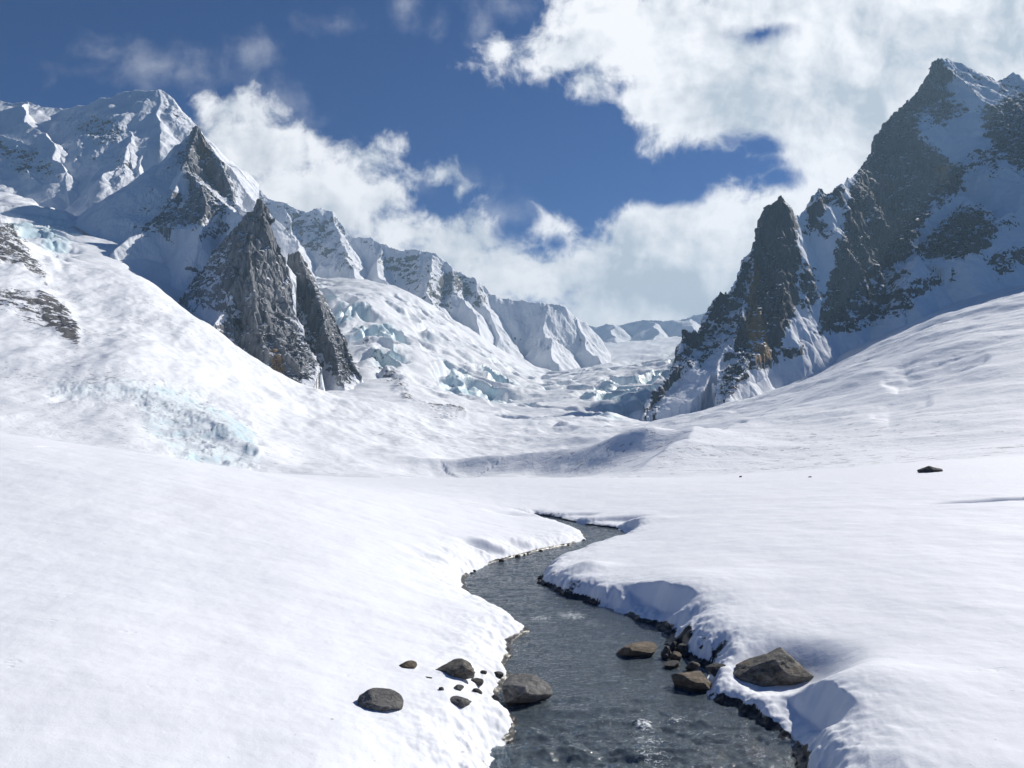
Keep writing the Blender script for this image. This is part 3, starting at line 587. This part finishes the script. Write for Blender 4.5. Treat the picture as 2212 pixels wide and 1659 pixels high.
Z = Z + t60 * (1.6 * np.sqrt(lod) * fbm(X / 60, Y / 60, 5, 61) + 3.0 * lod * fbm(X / 170, Y / 170, 4, 65))
Z = moraines(X, Y, Z)
# stepped, broken ice
d1, d2, idc = worley2(X / 42 + .9 * fbm(X / 60, Y / 60, 3, 70), Y / 30 + .9 * fbm(X / 60 + 7, Y / 60, 3, 69), 71)
e1, e2, ide = worley2(X / 7, Y / 9, 72)
sc = np.clip(Y / 700, .35, 2.2)
th = 24 * sc; ph = Z / th + 1.5 * fbm(X / 110, Y / 150, 2, 78) + .16 * fbm(X / 22, Y / 30, 3, 79)
fr = ph - np.floor(ph); step = (sstep(.55, .98, fr) - fr) * th * 1.25
sc = sc * np.where(Y < 340, .6, 1)
brk = step * np.clip((Y - 180) / 420, .16, 1) + sc * (1.6 * (idc - .5) - 1.4 * np.exp(-((d2 - d1) / .08) ** 2) + 2.2 * ridged(X / 80, Y / 45, 3, 73))
patch = sstep(-.35, .25, fbm(X / 95, Y / 140, 3, 68)); patch = np.where(Y < 420, 1, patch); ice = ice * (.25 + .75 * patch)
brk = brk + np.where(Y < 340, 1.0 * (ridged(X / 6.5 + .5 * fbm(X / 9, Y / 9, 2, 67), Y / 13, 4, 76) - .3), 0)
Z = Z + np.clip(ice * 1.3, 0, 1) * brk
Z = Z + rk * 7.0 * sc * (ridged(X / 16, Y / 16, 4, 75))
deb = np.clip(.55 + .9 * fbm(X / 80, Y / 80, 3, 66), 0, 1) * sstep(5200, 900, Y)
M_valley = mat_snow_far('valley_snow_and_ice')
mesh_from_grid('valley_slope', X, Y, Z, dict(rock=rk, ice=ice, debris=deb), M_valley)

# ------------------------------------------------------------------ foreground snow
u = np.r_[np.linspace(-2.2, -.74, 110), np.linspace(-.74, .74, 1120)[1:], np.linspace(.74, 2.2, 110)[1:]]
ys = np.r_[np.linspace(2.3, 6.5, 110), np.geomspace(6.5, 34, 560)[1:], np.geomspace(34, 64, 90)[1:]]
U, Y = np.meshgrid(u, ys); X = U * Y
Zs, S, side = near_height(X, Y)
Zs = Zs + .008 * fbm(X * 1.7, Y * 1.9, 4, 81) * np.clip(S, 0, 1)
gy, gx = np.gradient(S); 
# the lip of the bank leans a little over the water
Z0 = Zs.copy()
soil_shade = sstep(.10, .05, S) * sstep(-.25, .15, fbm(X * .55, Y * .4, 3, 83) + .25)

# bare wet gravel at the water's edge on the outer bends
for (c, rad, val) in [(gw(1465, 1400), .35, .9), (gw(1560, 1440), .30, .55), (gw(1215, 1260), .55, .55), (gw(1180, 1245), .25, .7), (gw(1240, 1285), .4, .5), (gw(1300, 1310), .4, .4), (gw(1195, 1117), 1.2, .5), (gw(1270, 1140), 1.5, .45), (gw(1020, 1240), .5, .45), (gw(1090, 1450), .2, .4)]:
    soil_shade = np.maximum(soil_shade, val * np.exp(-((X - c[0]) ** 2 + (Y - c[1]) ** 2) / rad ** 2) * sstep(.55, .15, S))
for (c, rad) in [(gw(1590, 1530), .45), (gw(1650, 1580), .45), (gw(1700, 1640), .45), (gw(1430, 1360), .5), (gw(1350, 1338), .45)]:  # dark band painted in as the shade beneath the undercut right bank
    soil_shade = np.maximum(soil_shade, 1.1 * np.exp(-((X - c[0]) ** 2 + (Y - c[1]) ** 2) / rad ** 2) * sstep(.15, .07, S))
M_near = mat_snow_near('foreground_snow')
mesh_from_grid('snow_ground', X, Y, Zs, dict(soil_shade=soil_shade), M_near)
gx_, gy_ = np.meshgrid(np.linspace(-60, 60, 40), np.linspace(-60, 2.6, 30))
mesh_from_grid('snow_field', gx_, gy_, .62 + .12 * fbm(gx_ / 9, gy_ / 9, 2, 3), dict(soil_shade=gx_ * 0), M_near)

# ------------------------------------------------------------------ stream bed and water
u = np.linspace(-.45, .75, 420); ys = np.geomspace(2.6, 40, 420)
U, Y = np.meshgrid(u, ys); X = U * Y
m = -poly_sd(X, Y, stream_poly)
keep = m < .30
bed = -.17 + .05 * fbm(X * 1.3, Y * 1.3, 3, 91)
d1, d2, idc = worley2(X * 5.5, Y * 5.5, 92)
bed = bed + .05 * np.clip(.55 - d1, 0, 1) * (0.5 + idc) * 1.6 + .12 * np.clip(m + .35, 0, .5)
mb, t = new_mat('stream_bed_stones')
pos = t.n('ShaderNodeNewGeometry').outputs['Position']
vc = t.n('ShaderNodeTexVoronoi'); t.put(vc.inputs['Vector'], pos); vc.inputs['Scale'].default_value = 6
vs = t.n('ShaderNodeSeparateColor'); t.put(vs.inputs[0], vc.outputs['Color'])
col = t.mix(vs.outputs[0], (.06, .062, .06), (.26, .245, .19)); col = t.mix(t.ramp(vs.outputs[1], .8, .95), col, (.24, .21, .10))
col = t.mix(t.ramp(t.noise(pos, 9, 4, .6), .35, .7), col, (.06, .062, .06))
t.out(t.principled(col, .6, t.bump(t.noise(pos, 16, 4, .6), .5, .05), .3))
mesh_from_grid('stream_bed', X, Y, bed, {}, mb, keep)

u = np.linspace(-.45, .75, 700); ys = np.r_[np.linspace(2.6, 6.5, 80), np.geomspace(6.5, 40, 520)[1:]]
U, Y = np.meshgrid(u, ys); X = U * Y
m = -poly_sd(X, Y, stream_poly)
rip = .030 * fbm(X * 1.6 + .5 * fbm(X, Y, 2, 95), Y * 3.4, 4, 96) + .014 * ridged(X * 4, Y * 7, 3, 97)
drop = sstep(9.5, 7.3, Y)
rip = rip * (.55 + 1.1 * drop) 
foam = .22 * np.clip(fbm(X * .9, Y * .7, 3, 94) + .2, 0, 1)
for px, py, rad, val in [(1392, 1570, .16, 1.0), (1400, 1600, .25, .75), (1460, 1560, .28, .65), (1410, 1640, .3, .7), (1330, 1500, .3, .4), (1170, 1335, .35, .75), (1235, 1330, .45, .8), (1270, 1345, .4, .6), (1170, 1270, .5, .45), (1610, 1590, .3, .5), (1210, 1235, .5, .35), (1640, 1640, .3, .6), (1300, 1560, .35, .35)]:
    c = gw(px, py); foam = np.maximum(foam, val * np.exp(-((X - c[0]) ** 2 + ((Y - c[1]) * .8) ** 2) / rad ** 2))
c = gw(1390, 1570)
rip = rip + .05 * np.exp(-((X - c[0]) ** 2 + (Y - c[1]) ** 2) / .10 ** 2) * (1 + fbm(X * 14, Y * 14, 3, 99))
mw, t = new_mat('running_water')
pos = t.n('ShaderNodeNewGeometry').outputs['Position']
flow = t.vmath('MULTIPLY', pos, (1.0, 2.1, 1))
w1 = t.noise(flow, 4.2, 4, .6, .9); w2 = t.noise(flow, 17, 4, .6, .6)
h = t.math('ADD', w1, t.math('MULTIPLY', w2, .45))
bn = t.bump(h, .46, .06)
fr = t.n('ShaderNodeFresnel'); fr.inputs['IOR'].default_value = 1.42; t.put(fr.inputs['Normal'], bn)
gl = t.n('ShaderNodeBsdfGlossy'); gl.inputs['Roughness'].default_value = .05; t.put(gl.inputs['Normal'], bn)
tr0 = t.n('ShaderNodeBsdfTransparent'); tr0.inputs['Color'].default_value = (.62, .70, .72, 1)
silt = t.n('ShaderNodeBsdfDiffuse'); silt.inputs['Color'].default_value = (.27, .34, .39, 1)
tr = t.n('ShaderNodeMixShader'); tr.inputs[0].default_value = .28; t.put(tr.inputs[1], tr0.outputs[0]); t.put(tr.inputs[2], silt.outputs[0])
mx = t.n('ShaderNodeMixShader'); t.put(mx.inputs[0], fr.outputs[0]); t.put(mx.inputs[1], tr.outputs[0]); t.put(mx.inputs[2], gl.outputs[0])
fo = t.n('ShaderNodeBsdfDiffuse'); fo.inputs['Color'].default_value = (.78, .82, .84, 1)
fm = t.math('ADD', t.attr('foam'), t.math('MULTIPLY', t.math('SUBTRACT', t.noise(flow, 13, 6, .7, 1.4), .5), 2.6)); fm = t.math('MULTIPLY', t.ramp(fm, .68, 1.05), t.ramp(t.attr('foam'), .04, .3))
mx2 = t.n('ShaderNodeMixShader'); t.put(mx2.inputs[0], fm); t.put(mx2.inputs[1], mx.outputs[0]); t.put(mx2.inputs[2], fo.outputs[0])
t.out(mx2.outputs[0])
mesh_from_grid('stream_water', X, Y, rip, dict(foam=foam), mw, m < .12)

# ------------------------------------------------------------------ stones
def mat_stone(name, a, b, c, wet=.06):
    m, t = new_mat(name)
    tc = t.n('ShaderNodeTexCoord').outputs['Object']
    oi = t.n('ShaderNodeObjectInfo').outputs['Random']
    tc = t.vmath('ADD', tc, t.vmath('SCALE', (7, 3, 5))) if False else tc
    n1 = t.noise(tc, 3.0, 6, .65, .8); n2 = t.noise(tc, 14, 6, .7); n3 = t.noise(tc, 1.4, 4, .6, .5)
    vein = t.ramp(t.math('ABSOLUTE', t.math('SUBTRACT', t.noise(tc, 2.2, 5, .6, 1.2), .5)), .0, .035, 1, 0)
    col = t.mix(t.ramp(n1, .3, .7), a, b); col = t.mix(t.ramp(n3, .52, .72), col, c); col = t.mix(t.math('MULTIPLY', t.ramp(n2, .45, .75), .5), col, a)
    col = t.mix(t.math('MULTIPLY', vein, .25), col, (.34, .33, .30))
    z = t.n('ShaderNodeSeparateXYZ'); t.put(z.inputs[0], t.n('ShaderNodeNewGeometry').outputs['Position'])
    h = t.math('ADD', t.math('MULTIPLY', n1, .8), t.math('MULTIPLY', n2, .5))
    wetm = t.ramp(z.outputs[2], wet * .4, wet, 1, 0)
    col = t.mix(t.math('MULTIPLY', wetm, .7), col, (.012, .012, .012))
    t.out(t.principled(col, t.ramp(wetm, 0, 1, .75, .2), t.bump(h, .7, .06), .4))
    return m
S_grey = mat_stone('grey_stone', (.060, .060, .060), (.24, .235, .225), (.14, .125, .10))
S_brown = mat_stone('brown_stone', (.085, .070, .050), (.26, .19, .115), (.17, .15, .125))
S_olive = mat_stone('weathered_stone', (.032, .031, .028), (.22, .205, .175), (.15, .10, .052))
S_dark = mat_stone('dark_wet_stone', (.030, .030, .031), (.085, .082, .078), (.06, .055, .045))

def near_z(x, y):
    return float(near_height(np.array([[x]]), np.array([[y]]))[0][0, 0])
def ground_at(px, py):
    lo, hi = 3.0, 62.0; u = (px - CX) / FP; e = (HZ - py) / FP
    ysamp = np.geomspace(lo, hi, 500)[None, :]
    z = near_height(u * ysamp, ysamp)[0][0]; g = EYE + e * ysamp[0] - z
    i = np.argmax(g < 0)
    return u * ysamp[0, i], ysamp[0, i], z[i]

def stone_mesh(name, seed, mat, sub=4, cuts=14, rough=.05, peak=None):
    import bmesh
    rng = np.random.default_rng(seed)
    bm = bmesh.new(); bmesh.ops.create_icosphere(bm, subdivisions=sub, radius=1.0)
    co = np.array([v.co[:] for v in bm.verts])
    for i in range(cuts):
        n = rng.normal(size=3); n[2] = n[2] * .8 + .15; n /= np.linalg.norm(n)
        off = rng.uniform(.50, .80)
        s = co @ n - off; k = s > 0
        co[k] -= np.outer(s[k], n) * .97
    if peak is not None:
        for (n, off) in peak:
            n = np.array(n, float); n /= np.linalg.norm(n); s = co @ n - off; k = s > 0; co[k] -= np.outer(s[k], n) * .95
    nn = co / np.linalg.norm(co, axis=1, keepdims=True); o = seed * 3.7
    d = rough * fbm3(co[:, 0] * 1.6 + o, co[:, 1] * 1.6, co[:, 2] * 1.6, 4, seed) + rough * .35 * ridged3(co[:, 0] * 5 + o, co[:, 1] * 5, co[:, 2] * 5, 3, seed + 1)
    co = co + nn * d[:, None]
    co /= np.abs(co).max(0)
    for v, c in zip(bm.verts, co): v.co = c
    for f in bm.faces: f.smooth = True
    me = bpy.data.meshes.new(name); bm.to_mesh(me); bm.free(); me.materials.append(mat)
    return me

def put_stone(name, cat, label, x0, x1, ytop, ybot, mat, seed, group=None, base=None, sub=5, depth=.85, bury=.25, cuts=14, rough=.07, rot=0.0, peak=None, tilt=0.0):
    """a stone seen between columns x0..x1 and rows ytop..ybot, standing on the ground at its foot"""
    cx = (x0 + x1) / 2
    if base is None: gx, gy, gz = ground_at(cx, ybot)
    else: gz = base; gy = (EYE - gz) * FP / (ybot - HZ); gx = (cx - CX) / FP * gy
    w = (x1 - x0) / FP * gy; dp = w * depth
    yc = gy + dp * .42
    gx = (cx - CX) / FP * yc; w = (x1 - x0) / FP * yc
    top = EYE + (HZ - ytop) / FP * yc
    low = min(gz, near_z(gx, yc) if base is None else gz)
    hgt = max(top - low, .25 * w)
    full = hgt / (1 - bury)
    o = bpy.data.objects.new(name, stone_mesh(name, seed, mat, sub, cuts, rough, peak)); C.objects.link(o)
    o.scale = (w * .5, dp * .5, full * .5); o.location = (gx, yc, top - full * .5); o.rotation_euler = (0, tilt, rot)
    o['label'] = label; o['category'] = cat
    if group: o['group'] = group
    return o
G1 = 'stones on the left snow bank'; G2 = 'stones along the right edge of the stream'
put_stone('boulder', 'boulder', 'large rounded grey boulder half in the water at the left bank', 1056, 1195, 1459, 1533, S_grey, 4, base=0.0, depth=.9, bury=.18, peak=[((.75, -.35, .55), .52), ((-.3, -.6, .55), .62), ((.3, -1, -.5), .55)])
put_stone('boulder', 'boulder', 'largest boulder, grey-brown and peaked, resting on the right snow bank', 1585, 1753, 1399, 1494, S_olive, 6, base=.10, cuts=5, depth=.85, bury=.14, peak=[((.82, -.05, .57), .66), ((-.60, .05, .80), .50), ((-.45, -.85, .25), .58), ((.35, -.75, .55), .66)])
put_stone('rock', 'rock', 'grey dome-shaped rock, farthest left on the snow bank', 771, 871, 1487, 1538, S_grey, 14, G1, depth=.8, bury=.42, cuts=3, peak=[((.75, -.3, .6), .72), ((-.5, -.5, .7), .8)])
put_stone('rock', 'rock', 'grey-brown wedge rock poking from snow behind the left boulder', 940, 1034, 1427, 1470, S_olive, 17, G1, depth=.8, bury=.3, peak=[((-.55, -.3, .8), .48), ((.8, -.2, .5), .62)])
put_stone('rock', 'rock', 'small ochre rock, the farthest one on the left snow bank', 862, 902, 1427, 1445, S_brown, 21, G1, depth=.8, bury=.35)
put_stone('rock', 'rock', 'low dark grey rock in snow below the left boulder', 966, 1025, 1503, 1532, S_grey, 25, G1, depth=.8, bury=.4)
put_stone('rock', 'rock', 'small dark stone at the right foot of the wedge rock', 1008, 1045, 1461, 1476, S_dark, 28, G1, depth=.7, bury=.4, sub=3)
put_stone('rock', 'rock', 'flat tan rock standing in the stream near the right bank', 1329, 1428, 1387, 1423, S_brown, 33, G2, base=0.0, depth=.8, bury=.3, peak=[((.3, -.2, .9), .62), ((-.8, -.5, .2), .7), ((.1, -1, -.2), .6)])
put_stone('rock', 'rock', 'rusty brown rock at the water edge below the tan rock', 1451, 1545, 1445, 1495, S_brown, 38, G2, base=0.0, depth=.85, bury=.22, peak=[((.1, -.45, .85), .56), ((-.1, -1, -.25), .6)])
put_stone('rock', 'rock', 'small dark wet rock in the water between the tan and rusty rocks', 1432, 1475, 1427, 1447, S_dark, 41, G2, base=0.0, depth=.8, bury=.3, sub=3)
put_stone('rock', 'rock', 'small grey and tan rock at the bank above the rusty rock', 1476, 1512, 1427, 1449, S_olive, 45, G2, base=0.03, depth=.8, bury=.3, sub=3)
put_stone('rock', 'rock', 'flat dark rock with snow around it between the rusty rock and the largest boulder', 1524, 1576, 1429, 1452, S_dark, 48, G2, depth=.9, bury=.5)
# rubble beside the tan rock
for i, (a, b, c, d, mt) in enumerate([(1428, 1452, 1392, 1420, S_olive), (1444, 1470, 1385, 1404, S_dark), (1447, 1472, 1404, 1426, S_brown), (1464, 1492, 1390, 1412, S_olive), (1470, 1490, 1408, 1420, S_dark), (1455, 1466, 1398, 1410, S_brown), (1432, 1446, 1412, 1424, S_dark)]):
    put_stone('stone', 'stone', 'fist-sized wet stone in the rubble heap right of the tan rock', a, b, c, d, mt, 60 + i, 'rubble beside the tan rock', base=.02, depth=.8, bury=.3, sub=3, cuts=9, rough=.09)
for i, (x, y, w, h, lab) in enumerate([(990, 1486, 25, 14, 'small grey stone in snow midway between the wedge rock and the low rock'), (1031, 1491, 23, 11, 'small flat stone in snow just left of the left boulder'), (954, 1488, 14, 8, 'tiny stone in snow left of the small grey stone'),
        (925, 1464, 18, 7, 'flat sliver of dark stone in snow left of the wedge rock'), (1043, 1453, 18, 10, 'small stone right of the wedge rock, half in snow'), (1074, 1457, 28, 15, 'snow-dusted stone just behind the left boulder'),
        (1517, 1397, 17, 8, 'lone small dark stone in snow right of the rubble heap'), (1524, 1379, 14, 6, 'tiny dark stone in snow above the rubble heap'), (1600, 1029, 7, 4, 'tiny dark stone on the far snow rim left of the angular block'), (1750, 1030, 8, 3, 'flat dark stone on the far snow rim nearer the angular block')]):
    put_stone('stone', 'stone', lab, x - w / 2, x + w / 2, y - h / 2, y + h / 2, S_dark if i != 0 else S_grey, 80 + i, 'small stones lying in the snow', depth=.8, bury=.35, sub=3, cuts=8)
put_stone('boulder', 'boulder', 'dark angular block alone on the far right snow slope', 1981, 2036, 1001, 1021, S_dark, 97, depth=.7, bury=.3, cuts=7, peak=[((-.7, -.1, .7), .5), ((.35, -.1, .9), .5)])
rng = random.Random(7)
for i in range(34):                                 # gravel along the two water edges
    e = R_edge if i % 3 else L_edge
    lo, hi = (21, 34) if i % 3 else (24, 36)
    k = rng.uniform(lo, min(hi, len(e) - 2)); a = e[int(k)]; b = e[int(k) + 1]; f = k % 1
    x = a[0] + (b[0] - a[0]) * f; y = a[1] + (b[1] - a[1]) * f; w = rng.uniform(8, 17) * (y - HZ) / 300; h = w * rng.uniform(.4, .6)
    put_stone('pebble', 'pebble', ('dark wet pebble in the gravel line under the right snow bank' if i % 3 else 'dark wet pebble under the left snow bank edge of the stream bend'), x - w / 2, x + w / 2, y - h * .6, y + h * .4, rng.choice((S_dark, S_dark, S_olive, S_brown)), 120 + i,
              'pebbles along the right water edge' if i % 3 else 'pebbles along the left water edge', base=.0, depth=.9, bury=.3, sub=2, cuts=8, rough=.08)

#--SKY--
# ------------------------------------------------------------------ sky with clouds
w = bpy.data.worlds.new('World'); bpy.context.scene.world = w; w.use_nodes = True
t = NT(w.node_tree)
sky = t.n('ShaderNodeTexSky', sky_type='NISHITA', sun_disc=False, sun_elevation=SUN_EL, sun_rotation=SUN_AZ, altitude=3200, air_density=1.0, dust_density=.15, ozone_density=1.6)
dirv = t.n('ShaderNodeTexCoord').outputs['Generated']
sp = t.n('ShaderNodeSeparateXYZ'); t.put(sp.inputs[0], dirv)
yy = t.math('MAXIMUM', sp.outputs[1], .12)
cu = t.math('DIVIDE', sp.outputs[0], yy); cv = t.math('DIVIDE', sp.outputs[2], yy)
cb = t.n('ShaderNodeCombineXYZ'); t.put(cb.inputs[0], cu); t.put(cb.inputs[1], cv); pv = cb.outputs[0]
warp = t.noise(pv, 5.0, 4, .55, 0, '2D', 1); wv = t.vmath('ADD', pv, t.vmath('SCALE', t.vmath('SUBTRACT', warp, (.5, .5, .5))))
w.node_tree.nodes[-1]
def blobs(vec, lst, k=.012):
    """field (in units of u) positive inside a union of soft ellipses given in bearing columns / rows"""
    acc = None
    for cx, cy, rx, ry in lst:
        sx, sy = FP / rx, FP / ry
        ctr = ((cx - CX) / FP, (HZ - cy) / FP)
        q = t.vmath('MULTIPLY_ADD', vec, (sx, sy, 0), (-ctr[0] * sx, -ctr[1] * sy, 0))
        r = min(rx, ry) / FP
        f = t.math('MULTIPLY_ADD', t.vmath('LENGTH', q), -r, r)
        if acc is None: acc = f
        else:
            nd = t.n('ShaderNodeMath', operation='SMOOTH_MAX'); t.put(nd.inputs[0], acc); t.put(nd.inputs[1], f); nd.inputs[2].default_value = k; acc = nd.outputs[0]
    return acc
wsc = [n for n in w.node_tree.nodes if n.type == 'VECT_MATH' and n.operation == 'SCALE'][0]; wsc.inputs['Scale'].default_value = .045
main = [(1330, 60, 180, 110), (1215, 120, 130, 80), (1090, 105, 60, 45), (1250, 190, 75, 60), (1480, 180, 160, 140), (1440, 290, 75, 50), (1420, 80, 200, 130), (1640, 170, 220, 140), (1560, 270, 120, 60), (1800, 300, 200, 130), (2000, 150, 330, 240), (1750, 30, 330, 120), (2300, 100, 420, 360), (2000, 330, 330, 190), (1600, 120, 260, 130), (1900, 120, 330, 170), (1750, 500, 330, 130), (1180, 600, 330, 90), (700, 380, 190, 85), (1420, 640, 420, 110), (1760, 390, 110, 80), (1880, 480, 260, 160), (1640, 500, 210, 110), (1460, 470, 130, 70), (1390, 520, 130, 90), (1200, 500, 95, 42), (1260, 580, 190, 95), (1480, 620, 260, 120), (1080, 590, 160, 60), (1590, 385, 30, 35),
        (540, 235, 95, 38), (600, 330, 150, 80), (780, 345, 100, 62), (700, 420, 220, 100), (870, 500, 140, 60), (980, 540, 130, 65), (955, 385, 55, 32), (1000, 415, 24, 30), (900, 600, 260, 90), (490, 330, 60, 60), (1300, 700, 300, 70)]
holes = [(1440, 390, 110, 48), (1500, 350, 90, 30), (1260, 330, 90, 110), (1080, 300, 90, 120), (1640, 310, 45, 22), (1600, 350, 75, 26), (1690, 385, 26, 15), (1185, 532, 15, 9), (1640, 75, 34, 12), (1110, 480, 30, 40)]
thin = [(330, 145, 110, 36), (390, 165, 80, 26), (250, 115, 50, 22), (525, 115, 26, 14), (722, 48, 34, 18), (868, 22, 24, 18), (600, 215, 60, 26), (1050, 60, 22, 36), (905, 395, 60, 20), (640, 270, 50, 30), (1070, 465, 30, 12), (1115, 5, 30, 12), (960, 40, 8, 8)]
nz1 = t.noise(pv, 7.0, 10, .60, .2, '2D'); nz2 = t.noise(pv, 19, 7, .62, .2, '2D')
edge = t.math('ADD', t.math('MULTIPLY', t.math('SUBTRACT', nz1, .5), .085), t.math('MULTIPLY', t.math('SUBTRACT', nz2, .5), .065))
fm_ = blobs(wv, main); fh_ = blobs(wv, holes, .004); ft_ = blobs(wv, thin, .008)
fh_ = t.math('ADD', fh_, t.math('MULTIPLY', t.math('SUBTRACT', nz2, .5), .03))
fld = t.math('ADD', fm_, edge)
fld = t.math('MINIMUM', fld, t.math('MULTIPLY', fh_, -1.6))
dens = t.ramp(fld, -.008, .022)
thn = t.math('MULTIPLY', t.ramp(t.math('ADD', ft_, t.math('MULTIPLY', edge, .8)), -.020, .045), .42)
dens = t.math('MAXIMUM', dens, thn)
# light in the clouds: thin rims glow, thick bodies turn grey away from the sun
off = t.vmath('ADD', pv, (.030, .022, 0)); nz1b = t.noise(off, 7.0, 5, .55, .2, '2D'); nz1a = t.noise(pv, 7.0, 5, .55, .2, '2D')
nz3 = t.noise(t.vmath('ADD', pv, (.010, .008, 0)), 19, 5, .6, .2, '2D'); shade = t.math('MULTIPLY_ADD', t.math('SUBTRACT', nz1b, nz1a), 1.7, t.math('MULTIPLY', t.math('SUBTRACT', nz3, nz2), .55))
grey = [(1820, 190, 190, 90), (1700, 210, 130, 60), (1560, 200, 90, 45), (2080, 110, 200, 90), (1290, 645, 330, 105), (1120, 560, 130, 65), (1500, 600, 150, 55), (1400, 520, 90, 30), (640, 430, 180, 70), (820, 470, 120, 55), (980, 600, 200, 70), (590, 260, 60, 30)]
gf = t.ramp(t.math('ADD', blobs(wv, grey, .03), t.math('MULTIPLY', t.math('SUBTRACT', nz1a, .5), .30)), -.10, .11)
br = t.math('SUBTRACT', t.math('SUBTRACT', .98, t.math('MULTIPLY', gf, .40)), shade)
br = t.math('SUBTRACT', br, t.math('MULTIPLY', t.ramp(fld, .02, .14), .09)); br = t.math('MINIMUM', t.math('MAXIMUM', br, .50), 1.08)
ccol = t.mix(t.ramp(br, .50, 1.0, smooth=False), (.50, .56, .63), (.97, .975, 1.0))
hs = t.n('ShaderNodeHueSaturation'); hs.inputs['Saturation'].default_value = 1.85; hs.inputs['Value'].default_value = 1.06; t.put(hs.inputs['Color'], sky.outputs[0])
bg1 = t.n('ShaderNodeBackground'); tint = t.vmath('MULTIPLY', hs.outputs[0], (.66, .92, 1.34)); t.put(bg1.inputs[0], tint); bg1.inputs[1].default_value = .0285
bg2 = t.n('ShaderNodeBackground'); t.put(bg2.inputs[0], ccol); bg2.inputs[1].default_value = .72
ms = t.n('ShaderNodeMixShader'); t.put(ms.inputs[0], dens); t.put(ms.inputs[1], bg1.outputs[0]); t.put(ms.inputs[2], bg2.outputs[0])
ow = t.n('ShaderNodeOutputWorld'); w.node_tree.links.new(ms.outputs[0], ow.inputs['Surface'])

sun = bpy.data.objects.new('sun', bpy.data.lights.new('sun', 'SUN')); C.objects.link(sun)
sun.data.energy = 3.6; sun.data.angle = R(.55); sun.data.color = (1, .955, .89)
from mathutils import Vector
sd_ = Vector((math.sin(SUN_AZ) * math.cos(SUN_EL), math.cos(SUN_AZ) * math.cos(SUN_EL), math.sin(SUN_EL)))
sun.rotation_euler = sd_.to_track_quat('Z', 'Y').to_euler()

#--HAZE--
HAZE = 0.00013
if HAZE:
    import bmesh
    bm = bmesh.new(); bmesh.ops.create_cube(bm, size=1.0)
    me = bpy.data.meshes.new('haze'); bm.to_mesh(me); bm.free()
    hz = bpy.data.objects.new('haze', me); C.objects.link(hz); hz['kind'] = 'stuff'
    hz.scale = (11600, 4900, 870); hz.location = (0, 2300, 405)
    m, t = new_mat('mountain_air')
    pvn = t.n('ShaderNodeVolumePrincipled'); pvn.inputs['Density'].default_value = HAZE; pvn.inputs['Color'].default_value = (.50, .76, 1.0, 1); pvn.inputs['Anisotropy'].default_value = .2
    t.t.links.new(pvn.outputs[0], t.n('ShaderNodeOutputMaterial').inputs['Volume'])
    me.materials.append(m)

# ------------------------------------------------------------------ camera and render settings
cam = bpy.data.objects.new('camera', bpy.data.cameras.new('camera')); C.objects.link(cam)
cam.data.sensor_width = 36; cam.data.lens = 36 * FP / 2212; cam.data.shift_y = (HZ - 829.5) / 2212
cam.location = (0, 0, EYE); cam.rotation_euler = (R(90), 0, 0); cam.data.clip_end = 20000; cam.data.clip_start = .05
sc = bpy.context.scene; sc.camera = cam
sc.view_settings.view_transform = 'Standard'; sc.view_settings.look = 'None'; sc.view_settings.exposure = .60; sc.view_settings.gamma = 1
sc.cycles.use_denoising = True
sc.cycles.max_bounces = 6; sc.cycles.diffuse_bounces = 3; sc.cycles.glossy_bounces = 3; sc.cycles.transparent_max_bounces = 8; sc.cycles.volume_bounces = 0
